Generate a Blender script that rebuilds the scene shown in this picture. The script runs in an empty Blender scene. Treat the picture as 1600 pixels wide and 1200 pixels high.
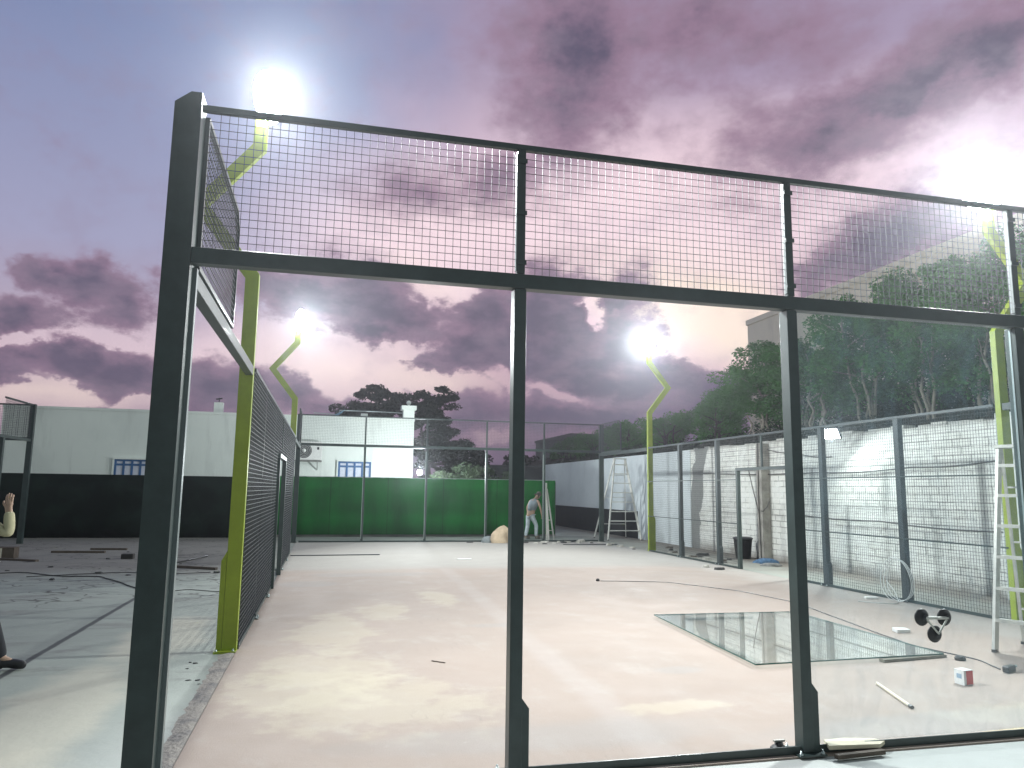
import bpy, bmesh, math, random
from mathutils import Vector, Matrix
R = math.radians
S = bpy.context.scene
COL = S.collection

# ------------------------------------------------------------------ camera
cam = bpy.data.cameras.new("camera")
cam.sensor_width = 36.0
cam.lens = 1172.2 * 36.0 / 1600.0
cam.clip_start = 0.05
cam.clip_end = 1000
camo = bpy.data.objects.new("camera", cam)
COL.objects.link(camo)
yaw, pitch, roll = 0.239383, 0.140185, 0.013536
f = Vector((math.sin(yaw)*math.cos(pitch), math.cos(yaw)*math.cos(pitch), math.sin(pitch)))
r = Vector((math.cos(yaw), -math.sin(yaw), 0))
u = r.cross(f)
r2 = math.cos(roll)*r + math.sin(roll)*u
u2 = -math.sin(roll)*r + math.cos(roll)*u
M = Matrix((r2, u2, -f)).transposed().to_4x4()
M.translation = Vector((0.82525, -4.60719, 1.70086))
camo.matrix_world = M
S.camera = camo
S.view_settings.view_transform = 'Standard'
S.view_settings.look = 'None'
S.view_settings.exposure = 0.0
S.view_settings.gamma = 1.0
S.render.engine = 'CYCLES'
S.cycles.max_bounces = 8
S.cycles.transparent_max_bounces = 24
S.cycles.volume_bounces = 0

def lin(c):
    o = []
    for v in c[:3]:
        v /= 255.0
        o.append(v/12.92 if v <= 0.04045 else ((v+0.055)/1.055)**2.4)
    return (*o, 1.0)

# ------------------------------------------------------------------ sky (dusk, directions only)
# entries: azimuth, elevation, half width, half height (degrees), turn, weight
DARK= [(18.6, 31.71, 3.92, 4.48, -1.7, 0.95), (23.27, 32.5, 8.23, 2.39, -3.9, 0.62), (28.34, 32.86, 5.97, 2.34, -6.3, 0.7), (34.08, 31.32, 5.16, 2.32, -8.8, 0.6), (43.4, 26.86, 6.86, 1.76, 14.7, 1.0), (48.09, 27.8, 4.08, 1.8, 12.9, 0.95), (37.85, 25.1, 5.68, 1.88, 8.9, 0.85), (32.89, 25.16, 4.18, 2.11, -2.0, 0.55), (41.6, 17.18, 5.19, 2.03, 20.3, 1.1), (36.95, 15.32, 3.41, 1.55, 14.5, 0.8), (5.88, 22.1, 4.03, 1.36, 3.4, 0.6), (11.96, 23.04, 3.08, 1.59, 1.2, 0.7), (32.5, 20.65, 2.3, 1.98, -5.7, 0.42), (17.57, 28.6, 3.11, 2.99, -1.1, 0.8), (-19.05, 13.6, 1.63, 0.98, 1.2, 1.0), (-16.8, 13.19, 2.34, 1.51, -6.7, 1.0), (-14.42, 12.28, 1.97, 1.55, -17.9, 0.9), (-12.37, 14.37, 2.05, 1.48, 7.5, 0.62), (-20.38, 10.73, 2.29, 1.38, 2.9, 1.05), (-10.46, 13.73, 2.53, 1.77, 6.7, 0.6), (-19.95, 7.91, 2.42, 1.47, 6.1, 0.9), (-16.75, 8.15, 3.15, 1.44, 5.6, 1.1), (-14.02, 7.2, 3.11, 1.56, -0.4, 1.15), (-21.21, 6.76, 2.01, 1.21, 5.6, 1.0), (-11.62, 6.94, 2.02, 1.33, 4.1, 1.0), (-14.26, 5.36, 1.92, 0.39, 3.7, 0.8), (-7.64, 6.66, 3.65, 1.91, -4.6, 1.1), (-3.47, 6.89, 3.25, 1.5, -2.1, 1.05), (-0.68, 5.7, 2.77, 1.42, 2.2, 0.8), (-4.36, 14.6, 3.2, 1.19, -2.7, 1.0), (-2.02, 14.01, 4.2, 1.67, -9.5, 1.05), (2.25, 14.03, 4.59, 1.89, -6.6, 1.1), (5.7, 13.07, 2.95, 2.02, -17.5, 1.05), (3.31, 11.85, 3.0, 1.24, -7.2, 1.0), (-0.93, 10.99, 1.4, 0.71, 3.5, 0.6), (11.89, 13.27, 3.75, 2.13, 13.1, 1.1), (17.14, 12.69, 5.47, 2.91, -0.0, 1.2), (21.6, 13.85, 3.24, 2.11, -6.1, 1.0), (23.04, 10.94, 4.35, 3.17, -1.0, 1.15), (16.17, 10.01, 6.93, 2.54, 0.3, 1.2), (10.21, 10.65, 3.96, 1.65, 1.4, 1.05), (21.57, 8.06, 6.78, 2.42, -0.4, 1.15), (27.29, 8.47, 4.2, 2.19, -19.3, 1.15), (29.32, 6.3, 3.64, 2.12, -11.0, 1.1), (7.03, 9.54, 2.94, 0.73, -3.2, 0.95), (11.73, 8.49, 2.96, 1.07, -4.0, 0.9), (8.82, 6.72, 2.93, 0.68, 1.3, 0.8), (18.64, 5.39, 13.62, 1.85, 0.3, 1.05), (27.21, 4.19, 6.93, 1.89, -0.2, 1.1), (8.88, 4.53, 7.29, 1.46, 1.1, 0.85), (2.12, 5.8, 3.78, 1.24, 1.9, 0.7), (12.82, 2.17, 20.43, 1.94, 0.8, 1.0), (5.87, 7.85, 1.94, 0.48, 1.8, 0.6)]
GAP= [(-17.84, 5.87, 2.8, 0.63, 7.5, 1.0), (-12.52, 5.55, 1.11, 0.44, 3.6, 1.0), (20.12, 13.59, 1.28, 0.63, -38.8, 1.1), (8.8, 15.11, 1.0, 1.05, 26.9, 0.6), (8.78, 8.42, 2.95, 0.58, -6.5, 0.9), (13.22, 8.03, 1.48, 0.44, -24.2, 0.9), (16.92, 7.38, 2.46, 0.44, -9.7, 0.8), (7.57, 7.76, 1.95, 0.39, 1.6, 0.7), (1.98, 9.15, 3.33, 1.34, 2.6, 0.8), (12.3, 4.01, 1.76, 0.39, 0.9, 0.5), (5.79, 10.37, 1.66, 0.48, 22.1, 0.8), (28.76, 11.74, 3.72, 1.69, -17.3, 1.1), (-20.58, 9.15, 2.06, 0.32, 7.0, 0.6), (-15.39, 9.92, 2.3, 0.34, 1.2, 0.5)]
BRIGHT= [(0.56, 9.08, 6.12, 2.38, 2.8, 1.0), (27.85, 12.71, 7.05, 2.59, -7.4, 0.9), (21.62, 17.66, 14.88, 3.76, -6.6, 0.85), (27.55, 20.62, 13.49, 4.52, -4.0, 0.45), (8.56, 16.63, 10.02, 2.85, -2.9, 0.7), (18.61, 24.64, 10.23, 4.46, -1.3, 0.35), (30.99, 24.31, 11.81, 2.58, 4.0, 0.35), (3.5, 19.19, 7.9, 4.16, 3.9, 0.3), (-17.35, 6.49, 5.82, 2.1, 4.7, 0.35), (-9.69, 8.87, 3.36, 2.25, 4.6, 0.45), (-17.63, 9.84, 5.87, 1.67, 6.7, 0.45), (39.77, 21.04, 7.52, 2.51, 11.4, 0.35)]
WARM= [(28.78, 12.44, 5.12, 1.97, -14.5, 1.5), (26.48, 15.6, 6.7, 1.87, -7.7, 0.6), (0.11, 8.82, 5.16, 1.71, 2.9, 0.45), (-18.01, 5.81, 4.3, 1.0, 4.5, 0.5), (6.58, 16.07, 2.98, 0.95, -7.4, 0.4), (8.29, 8.41, 2.94, 0.88, 1.5, 0.4)]

W = bpy.data.worlds.new("World")
S.world = W
W.use_nodes = True
wt = W.node_tree
wt.nodes.clear()
wn, wl = wt.nodes.new, wt.links.new
def wmath(op, a, b=None, c=None, clamp=False):
    n = wn('ShaderNodeMath'); n.operation = op; n.use_clamp = clamp
    for i, v in enumerate((a, b, c)):
        if v is None: continue
        if isinstance(v, (int, float)): n.inputs[i].default_value = v
        else: wl(v, n.inputs[i])
    return n.outputs[0]
def wmix(fac, a, b):
    n = wn('ShaderNodeMix'); n.data_type = 'RGBA'
    if isinstance(fac, float): n.inputs[0].default_value = fac
    else: wl(fac, n.inputs[0])
    for i, v in ((6, a), (7, b)):
        if isinstance(v, tuple): n.inputs[i].default_value = v
        else: wl(v, n.inputs[i])
    return n.outputs[2]
tc = wn('ShaderNodeTexCoord')
sep = wn('ShaderNodeSeparateXYZ'); wl(tc.outputs['Generated'], sep.inputs[0])
az = wmath('MULTIPLY', wmath('ARCTAN2', sep.outputs[0], sep.outputs[1]), 57.29578)
el = wmath('MULTIPLY', wmath('ARCSINE', sep.outputs[2]), 57.29578)
cmb = wn('ShaderNodeCombineXYZ'); wl(az, cmb.inputs[0]); wl(el, cmb.inputs[1])
def wnoise(scale, detail=3.0, rough=0.5, offs=(0, 0, 0), sx=1.0, sy=1.0):
    mp = wn('ShaderNodeMapping'); mp.inputs['Location'].default_value = offs
    mp.inputs['Scale'].default_value = (sx, sy, 1)
    wl(cmb.outputs[0], mp.inputs[0])
    n = wn('ShaderNodeTexNoise'); n.inputs['Scale'].default_value = scale
    n.inputs['Detail'].default_value = detail; n.inputs['Roughness'].default_value = rough
    wl(mp.outputs[0], n.inputs['Vector'])
    return n
def vmad(vec, tex, amp):
    s = wn('ShaderNodeVectorMath'); s.operation = 'SUBTRACT'; wl(tex.outputs['Color'], s.inputs[0]); s.inputs[1].default_value = (.5, .5, .5)
    m = wn('ShaderNodeVectorMath'); m.operation = 'MULTIPLY_ADD'; wl(s.outputs[0], m.inputs[0]); m.inputs[1].default_value = (amp[0], amp[1], 0); wl(vec, m.inputs[2])
    return m.outputs[0]
warp = vmad(cmb.outputs[0], wnoise(0.22, 2.0, 0.5), (4.5, 3.0))
warp = vmad(warp, wnoise(0.75, 5.0, 0.62, (7, 3, 1), 1.0, 1.5), (2.6, 1.9))
soft = vmad(cmb.outputs[0], wnoise(0.12, 2.0, 0.5, (2, 9, 0)), (6, 4))
def field(vec, L, grow=2.45, add=False):
    acc = None
    for a, e, ra, re, rot, wgt in L:
        mp = wn('ShaderNodeMapping'); mp.vector_type = 'TEXTURE'
        mp.inputs['Location'].default_value = (a, e, 0)
        mp.inputs['Rotation'].default_value = (0, 0, R(rot))
        mp.inputs['Scale'].default_value = (ra*grow, re*grow, 1)
        wl(vec, mp.inputs[0])
        g = wn('ShaderNodeTexGradient'); g.gradient_type = 'SPHERICAL'
        wl(mp.outputs[0], g.inputs[0])
        v_ = wmath('MULTIPLY', g.outputs['Fac'], wgt)
        acc = v_ if acc is None else (wmath('ADD', acc, v_) if add else wmath('SMOOTH_MAX', acc, v_, 0.12))
    return acc
def smooth(v, a, b):
    n = wn('ShaderNodeMapRange'); n.interpolation_type = 'SMOOTHSTEP'
    wl(v, n.inputs['Value']); n.inputs['From Min'].default_value = a; n.inputs['From Max'].default_value = b
    return n.outputs['Result']
# clear-sky base: blue grey aloft to the north-west, lavender to the right, pale near the horizon
rb = wn('ShaderNodeValToRGB'); wl(wmath('MULTIPLY_ADD', el, 1/60.0, 0.0), rb.inputs[0])
cr = rb.color_ramp
cr.elements[0].position = 0.0; cr.elements[0].color = lin((150, 128, 142))
cr.elements[1].position = 1.0; cr.elements[1].color = lin((104, 118, 158))
for p_, c_ in ((0.14, (190, 168, 182)), (0.27, (164, 164, 194)), (0.5, (128, 140, 178))):
    e_ = cr.elements.new(p_); e_.color = lin(c_)
rc = wn('ShaderNodeValToRGB'); wl(wmath('MULTIPLY_ADD', el, 1/60.0, 0.0), rc.inputs[0])
cr = rc.color_ramp
cr.elements[0].position = 0.0; cr.elements[0].color = lin((140, 118, 136))
cr.elements[1].position = 1.0; cr.elements[1].color = lin((140, 132, 158))
for p_, c_ in ((0.08, (170, 144, 158)), (0.2, (224, 190, 202)), (0.35, (200, 172, 194)), (0.5, (162, 146, 174))):
    e_ = cr.elements.new(p_); e_.color = lin(c_)
sidef = smooth(wmath('ADD', az, wmath('MULTIPLY', wnoise(0.2, 2.0).outputs[0], 10.0)), 2.0, 18.0)
back = smooth(wmath('ABSOLUTE', az), 100.0, 60.0)       # lavender side fades out behind the viewer
sidef = wmath('MULTIPLY', sidef, back)
base = wmix(sidef, rb.outputs[0], rc.outputs[0])
base = wmix(smooth(wmath('ABSOLUTE', az), 75.0, 120.0), base, lin((140, 152, 152)))  # unseen sky behind the viewer, greyed to neutralise the ambient light
base = wmix(wmath('MULTIPLY', field(soft, BRIGHT, 2.0, True), 0.95, clamp=True), base, lin((250, 224, 232)))
base = wmix(wmath('MULTIPLY', field(soft, WARM, 2.1, True), 1.0, clamp=True), base, lin((255, 234, 218)))
n1 = wnoise(0.35, 6.0, 0.6, (1, 5, 2), 1.0, 1.6)
dsum = wmath('ADD', field(warp, DARK), wmath('MULTIPLY', wmath('SUBTRACT', n1.outputs[0], 0.5), 0.7))
dsum = wmath('SUBTRACT', dsum, wmath('MULTIPLY', field(warp, GAP, 2.0), 0.8))
lowcrisp = smooth(el, 24.0, 12.0)
crisp = smooth(dsum, 0.34, 0.60)
softm = smooth(dsum, 0.0, 0.55)
dm = wn('ShaderNodeMix'); wl(lowcrisp, dm.inputs[0]); wl(softm, dm.inputs[2]); wl(crisp, dm.inputs[3])
n2 = wnoise(0.3, 4.0, 0.55, (4, 1, 8), 1.0, 1.7)
dcol = wmix(smooth(dsum, 0.4, 0.95), lin((150, 122, 144)), lin((84, 79, 102)))
dcol = wmix(wmath('MULTIPLY', smooth(n2.outputs[0], 0.42, 0.7), 0.45), dcol, lin((140, 124, 142)))
dcol = wmix(wmath('MULTIPLY', smooth(el, 6.5, 2.0), 0.55), dcol, lin((112, 94, 116)))
sky = wmix(wmath('MULTIPLY', dm.outputs[0], 0.95), base, dcol)
n3 = wnoise(0.2, 6.0, 0.6, (9, 2, 5), 1.0, 1.5)
sky = wmix(wmath('MULTIPLY', smooth(n3.outputs[0], 0.5, 0.72), 0.22), sky, lin((148, 130, 152)))
low = smooth(el, 0.0, -6.0)
sky = wmix(low, sky, lin((60, 58, 66)))
bg = wn('ShaderNodeBackground'); wl(sky, bg.inputs[0]); bg.inputs[1].default_value = 1.0
wo = wn('ShaderNodeOutputWorld'); wl(bg.outputs[0], wo.inputs[0])

# ------------------------------------------------------------------ helpers
MAT = {}
def mat(name, col, rough=0.6, metal=0.0, var=0.0, vscale=6.0, bump=0.0, bscale=60.0, col2=None, emis=None, spec=0.5):
    if name in MAT: return MAT[name]
    m = bpy.data.materials.new(name); m.use_nodes = True
    nt = m.node_tree; b = nt.nodes['Principled BSDF']
    c = (*col, 1.0) if len(col) == 3 else col
    b.inputs['Base Color'].default_value = c
    b.inputs['Roughness'].default_value = rough
    b.inputs['Metallic'].default_value = metal
    b.inputs['Specular IOR Level'].default_value = spec
    if emis:
        b.inputs['Emission Color'].default_value = (*emis[0], 1); b.inputs['Emission Strength'].default_value = emis[1]
    g = nt.nodes.new('ShaderNodeNewGeometry')
    if var or col2:
        n = nt.nodes.new('ShaderNodeTexNoise'); n.inputs['Scale'].default_value = vscale
        n.inputs['Detail'].default_value = 5; n.inputs['Roughness'].default_value = 0.65
        nt.links.new(g.outputs['Position'], n.inputs['Vector'])
        mx = nt.nodes.new('ShaderNodeMix'); mx.data_type = 'RGBA'
        mr = nt.nodes.new('ShaderNodeMapRange'); mr.inputs['From Min'].default_value = 0.35; mr.inputs['From Max'].default_value = 0.68
        nt.links.new(n.outputs[0], mr.inputs['Value']); nt.links.new(mr.outputs[0], mx.inputs[0])
        mx.inputs[6].default_value = c
        c2 = (*col2, 1.0) if col2 else tuple(max(0, v*(1-var)) for v in c[:3]) + (1.0,)
        mx.inputs[7].default_value = c2
        nt.links.new(mx.outputs[2], b.inputs['Base Color'])
    if bump:
        n = nt.nodes.new('ShaderNodeTexNoise'); n.inputs['Scale'].default_value = bscale; n.inputs['Detail'].default_value = 4
        nt.links.new(g.outputs['Position'], n.inputs['Vector'])
        bp_ = nt.nodes.new('ShaderNodeBump'); bp_.inputs['Strength'].default_value = bump; bp_.inputs['Distance'].default_value = 0.02
        nt.links.new(n.outputs[0], bp_.inputs['Height']); nt.links.new(bp_.outputs[0], b.inputs['Normal'])
    MAT[name] = m
    return m

class MB:
    """collects shapes in world space; build() makes ONE mesh object"""
    def __init__(s): s.v = []; s.f = []; s.sm = set()
    def add(s, vs, fs, smooth=False):
        o = len(s.v); s.v += [tuple(v) for v in vs]
        for f_ in fs:
            if smooth: s.sm.add(len(s.f))
            s.f.append(tuple(i+o for i in f_))
        return s
    def box(s, x0, x1, y0, y1, z0, z1):
        return s.add([(x0,y0,z0),(x1,y0,z0),(x1,y1,z0),(x0,y1,z0),(x0,y0,z1),(x1,y0,z1),(x1,y1,z1),(x0,y1,z1)],
                     [(3,2,1,0),(4,5,6,7),(0,1,5,4),(1,2,6,5),(2,3,7,6),(3,0,4,7)])
    def obox(s, c, dx, dy, dz, mtx):
        vs = [Vector(c) + mtx @ Vector((a*dx/2, b*dy/2, e*dz/2)) for e in (-1,1) for a,b in ((-1,-1),(1,-1),(1,1),(-1,1))]
        return s.add(vs, [(3,2,1,0),(4,5,6,7),(0,1,5,4),(1,2,6,5),(2,3,7,6),(3,0,4,7)])
    def bar(s, a, b, w, h=None, up=(0,0,1), caps=True):
        h = w if h is None else h
        a = Vector(a); b = Vector(b); d = (b-a).normalized()
        up = Vector(up)
        if abs(d.dot(up)) > 0.99: up = Vector((0,1,0))
        x = d.cross(up).normalized(); y = x.cross(d)
        vs = [p + x*(i*w/2) + y*(j*h/2) for p in (a, b) for i,j in ((-1,-1),(1,-1),(1,1),(-1,1))]
        fs = [(0,1,5,4),(1,2,6,5),(2,3,7,6),(3,0,4,7)]
        if caps: fs += [(3,2,1,0),(4,5,6,7)]
        return s.add(vs, fs)
    def tube(s, pts, rad, n=8, closed=False, caps=True):
        P = [Vector(p) for p in pts]
        rad = rad if isinstance(rad, (list, tuple)) else [rad]*len(P)
        rings = []; ref = Vector((0.3,0.2,1)).normalized()
        for i, p in enumerate(P):
            if closed: d = P[(i+1) % len(P)] - P[i-1]
            else: d = P[min(i+1, len(P)-1)] - P[max(i-1, 0)]
            d.normalize()
            x = d.cross(ref)
            if x.length < 1e-3: x = d.cross(Vector((1,0,0)))
            x.normalize(); y = x.cross(d); ref = -y if False else ref
            rings.append([p + (x*math.cos(2*math.pi*k/n) + y*math.sin(2*math.pi*k/n))*rad[i] for k in range(n)])
        vs = [v for r_ in rings for v in r_]; fs = []
        m_ = len(P) if closed else len(P)-1
        for i in range(m_):
            for k in range(n):
                a = i*n+k; b = i*n+(k+1) % n; c = ((i+1) % len(P))*n+(k+1) % n; d = ((i+1) % len(P))*n+k
                fs.append((a,b,c,d))
        s.add(vs, fs, True)
        if caps and not closed:
            s.add(rings[0], [tuple(range(n))[::-1]]); s.add(rings[-1], [tuple(range(n))])
        return s
    def lathe(s, c, prof, n=20, axis=None):
        """prof: (radius, height) rows round an axis (default z) at c"""
        mtx = axis or Matrix.Identity(3)
        vs = []; fs = []
        for r_, z in prof:
            for k in range(n):
                a = 2*math.pi*k/n
                vs.append(Vector(c) + mtx @ Vector((r_*math.cos(a), r_*math.sin(a), z)))
        for i in range(len(prof)-1):
            for k in range(n):
                fs.append((i*n+k, i*n+(k+1) % n, (i+1)*n+(k+1) % n, (i+1)*n+k))
        return s.add(vs, fs, True)
    def prism(s, poly, z0, z1):
        n = len(poly)
        vs = [(x,y,z0) for x,y in poly] + [(x,y,z1) for x,y in poly]
        return s.add(vs, [tuple(range(n))[::-1], tuple(range(n,2*n))] + [(i,(i+1)%n,n+(i+1)%n,n+i) for i in range(n)])
    def profile_xz(s, poly, y0, y1):
        n = len(poly)
        vs = [(x,y0,z) for x,z in poly] + [(x,y1,z) for x,z in poly]
        return s.add(vs, [tuple(range(n)), tuple(range(n,2*n))[::-1]] + [(i,n+i,n+(i+1)%n,(i+1)%n) for i in range(n)])
    def profile_yz(s, poly, x0, x1):
        n = len(poly)
        vs = [(x0,y,z) for y,z in poly] + [(x1,y,z) for y,z in poly]
        return s.add(vs, [tuple(range(n)), tuple(range(n,2*n))[::-1]] + [(i,n+i,n+(i+1)%n,(i+1)%n) for i in range(n)])
    def build(s, name, m, parent=None, bevel=0.0, loc=None):
        me = bpy.data.meshes.new(name)
        off = Vector((0,0,0))
        p = parent
        while p is not None:
            off += p.location; p = p.parent
        if loc is not None and parent is None: off = Vector(loc)
        me.from_pydata([tuple(Vector(v)-off) for v in s.v], [], s.f)
        if s.sm:
            for i in s.sm: me.polygons[i].use_smooth = True
        me.materials.append(m)
        me.validate()
        if s.sm or bevel:
            bm = bmesh.new(); bm.from_mesh(me); bmesh.ops.recalc_face_normals(bm, faces=bm.faces); bm.to_mesh(me); bm.free()
        o = bpy.data.objects.new(name, me); COL.objects.link(o)
        if parent is not None: o.parent = parent
        elif loc is not None: o.location = loc
        if bevel:
            b = o.modifiers.new('b', 'BEVEL'); b.width = bevel; b.segments = 2; b.limit_method = 'ANGLE'
        return o
def tag(o, label=None, cat=None, group=None, kind=None):
    if label: o['label'] = label
    if cat: o['category'] = cat
    if group: o['group'] = group
    if kind: o['kind'] = kind
    return o
def thing(name, loc, label, cat, group=None):
    o = bpy.data.objects.new(name, None); COL.objects.link(o)
    o.location = loc; o.empty_display_size = 0.2
    return tag(o, label, cat, group)
def copy_thing(o, loc, label, rotz=0.0, scale=None):
    """copy a thing with its parts and their sub-parts"""
    c = o.copy(); COL.objects.link(c); c.location = loc; c.rotation_euler = (0, 0, rotz)
    if scale: c.scale = scale
    c['label'] = label
    for ch in list(o.children):
        d = ch.copy(); COL.objects.link(d); d.parent = c
        for g in list(ch.children):
            e = g.copy(); COL.objects.link(e); e.parent = d
            for h in list(g.children):
                k = h.copy(); COL.objects.link(k); k.parent = e
    return c
def struct(mb, name, m):
    o = mb.build(name, m); o['kind'] = 'structure'; return o

def clip(poly, p, d):
    """the stretch of the line p + t d inside a convex polygon"""
    t0, t1 = -1e9, 1e9
    n = len(poly); area = sum(poly[i][0]*poly[(i+1)%n][1]-poly[(i+1)%n][0]*poly[i][1] for i in range(n))
    sg = 1 if area > 0 else -1
    for i in range(n):
        ax, ay = poly[i]; bx, by = poly[(i+1)%n]
        nx, ny = -(by-ay)*sg, (bx-ax)*sg
        num = nx*(ax-p[0]) + ny*(ay-p[1]); den = nx*d[0] + ny*d[1]
        if abs(den) < 1e-9:
            if num > 0: return None
            continue
        t = num/den
        if den > 0: t0 = max(t0, t)
        else: t1 = min(t1, t)
    return (t0, t1) if t1 > t0 else None
def welded(mb, o, ud, poly, pitch=0.05, w=0.0042, nrm=None):
    """welded wire grid in a polygon of the plane (ud, z) through o"""
    o = Vector(o); ud = Vector(ud); nd = ud.cross(Vector((0,0,1)))
    us = [q[0] for q in poly]; vs = [q[1] for q in poly]
    k = math.ceil(min(us)/pitch + 0.5)
    while k*pitch < max(us):
        c = clip(poly, (k*pitch, 0), (0, 1))
        if c: mb.bar(o+ud*(k*pitch)+Vector((0,0,c[0])), o+ud*(k*pitch)+Vector((0,0,c[1])), w, w, caps=False)
        k += 1
    k = math.ceil(min(vs)/pitch + 0.5)
    while k*pitch < max(vs):
        c = clip(poly, (0, k*pitch), (1, 0))
        if c: mb.bar(o+ud*c[0]+Vector((0,0,k*pitch))+nd*w, o+ud*c[1]+Vector((0,0,k*pitch))+nd*w, w, w, caps=False)
        k += 1
    return mb
# ------------------------------------------------------------------ ground
def pos_mat(name, rough=0.8, spec=0.3):
    m = bpy.data.materials.new(name); m.use_nodes = True; MAT[name] = m
    nt = m.node_tree; N = nt.nodes.new; L = nt.links.new
    b = nt.nodes['Principled BSDF']; b.inputs['Roughness'].default_value = rough; b.inputs['Specular IOR Level'].default_value = spec
    g = N('ShaderNodeNewGeometry'); sp = N('ShaderNodeSeparateXYZ'); L(g.outputs['Position'], sp.inputs[0])
    class K: pass
    k = K(); k.m = m; k.b = b; k.pos = g.outputs['Position']; k.x, k.y, k.z = sp.outputs
    def mth(op, a, b_=None, c=None, clamp=False):
        n = N('ShaderNodeMath'); n.operation = op; n.use_clamp = clamp
        for i, v in enumerate((a, b_, c)):
            if v is None: continue
            if isinstance(v, (int, float)): n.inputs[i].default_value = v
            else: L(v, n.inputs[i])
        return n.outputs[0]
    def noise(scale, detail=4, roughn=0.55, sc=(1,1,1), loc=(0,0,0), dist=0.0):
        mp = N('ShaderNodeMapping'); mp.inputs['Scale'].default_value = sc; mp.inputs['Location'].default_value = loc
        L(k.pos, mp.inputs[0]); n = N('ShaderNodeTexNoise'); n.inputs['Scale'].default_value = scale
        n.inputs['Detail'].default_value = detail; n.inputs['Roughness'].default_value = roughn; n.inputs['Distortion'].default_value = dist
        L(mp.outputs[0], n.inputs['Vector']); return n.outputs[0]
    def ramp(v, a, b_, sm=True):
        n = N('ShaderNodeMapRange'); n.interpolation_type = 'SMOOTHSTEP' if sm else 'LINEAR'
        L(v, n.inputs['Value']); n.inputs['From Min'].default_value = a; n.inputs['From Max'].default_value = b_
        return n.outputs['Result']
    def mix(fac, a, b_):
        n = N('ShaderNodeMix'); n.data_type = 'RGBA'
        if isinstance(fac, float): n.inputs[0].default_value = fac
        else: L(fac, n.inputs[0])
        for i, v in ((6, a), (7, b_)):
            if isinstance(v, tuple): n.inputs[i].default_value = (*v[:3], 1)
            else: L(v, n.inputs[i])
        return n.outputs[2]
    def spot(cx, cy, rx, ry, rag=0.5, sc=1.5):
        dx = mth('DIVIDE', mth('SUBTRACT', k.x, cx), rx); dy = mth('DIVIDE', mth('SUBTRACT', k.y, cy), ry)
        d = mth('SQRT', mth('ADD', mth('MULTIPLY', dx, dx), mth('MULTIPLY', dy, dy)))
        d = mth('ADD', d, mth('MULTIPLY', mth('SUBTRACT', noise(sc, 5, 0.6, (1, 1, 1), (cx*3, cy, 0)), 0.5), rag*2))
        return ramp(d, 1.15, 0.55)
    def bump(h, strength, dist=0.01, prev=None):
        n = N('ShaderNodeBump'); n.inputs['Strength'].default_value = strength; n.inputs['Distance'].default_value = dist
        L(h, n.inputs['Height'])
        if prev is not None: L(prev, n.inputs['Normal'])
        L(n.outputs[0], b.inputs['Normal']); return n.outputs[0]
    k.mth, k.noise, k.ramp, k.mix, k.spot, k.bump, k.N, k.L = mth, noise, ramp, mix, spot, bump, N, L
    return k

k = pos_mat('court_concrete', 0.62, 0.35)
c = k.mix(k.ramp(k.noise(0.55, 6, 0.6), 0.35, 0.7), (0.325, 0.262, 0.222), (0.295, 0.242, 0.207))
c = k.mix(k.mth('MULTIPLY', k.ramp(k.noise(2.2, 8, 0.7, (1, 0.6, 1)), 0.5, 0.72), 0.35), c, (0.38, 0.35, 0.32))
yy = k.mth('ADD', k.y, k.mth('MULTIPLY', k.noise(0.5, 5, 0.6), 1.6))
c = k.mix(k.mth('MULTIPLY', k.ramp(yy, 12.0, 13.4), 0.85), c, (0.305, 0.295, 0.27))          # bare grey screed at the far end
c = k.mix(k.mth('MULTIPLY', k.ramp(k.mth('ABSOLUTE', k.mth('SUBTRACT', k.mth('ADD', k.y, k.mth('MULTIPLY', k.noise(1.2), .3)), 12.15)), 0.16, 0.0), 0.35), c, (0.30, 0.29, 0.27))
c = k.mix(k.mth('MULTIPLY', k.ramp(k.mth('ADD', k.x, k.mth('MULTIPLY', k.noise(0.7, 5), 2.2)), 9.6, 10.8), 0.5), c, (0.38, 0.37, 0.345))
# pale cement joint running down the slab
jx = k.mth('ABSOLUTE', k.mth('SUBTRACT', k.mth('ADD', k.mth('MULTIPLY', k.y, -0.03), k.x), k.mth('MULTIPLY_ADD', k.noise(0.8, 3), 0.12, 2.99)))
c = k.mix(k.mth('MULTIPLY', k.ramp(jx, 0.22, 0.05), k.mth('MULTIPLY', k.ramp(k.y, 12.3, 11.4), 0.2)), c, (0.42, 0.39, 0.38))
# dried pale sand smears
for a in ((1.0, 4.9, 0.55, 1.3), (0.9, 3.0, 0.75, 0.8), (1.3, 1.75, 0.95, 0.85), (0.7, 2.3, 0.8, 0.8), (1.7, 6.3, 0.35, 0.9), (2.6, 7.6, 0.3, 1.0), (3.6, 1.2, 0.5, 0.16), (6.9, 0.5, 1.6, 0.35)):
    c = k.mix(k.mth('MULTIPLY', k.spot(*a, rag=1.3, sc=2.6), 0.30), c, (0.50, 0.455, 0.34))
for a in ((2.4, 0.7, 1.5, 0.35), (4.2, 2.35, 0.28, 0.16), (3.0, 5.0, 0.4, 0.15), (0.6, 9.5, 0.6, 0.5), (1.8, 10.9, 1.4, 0.4), (5.5, 0.4, 2, .3)):
    c = k.mix(k.mth('MULTIPLY', k.spot(*a), 0.4), c, (0.27, 0.26, 0.25))
c = k.mix(k.mth('MULTIPLY', k.ramp(k.noise(60, 5, 0.75), 0.54, 0.72), 0.42), c, (0.20, 0.18, 0.16))
sc = k.mth('ABSOLUTE', k.mth('SUBTRACT', k.noise(1.6, 3, 0.5, (2.5, 0.5, 1), (3, 1, 0), 1.5), 0.5))
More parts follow.
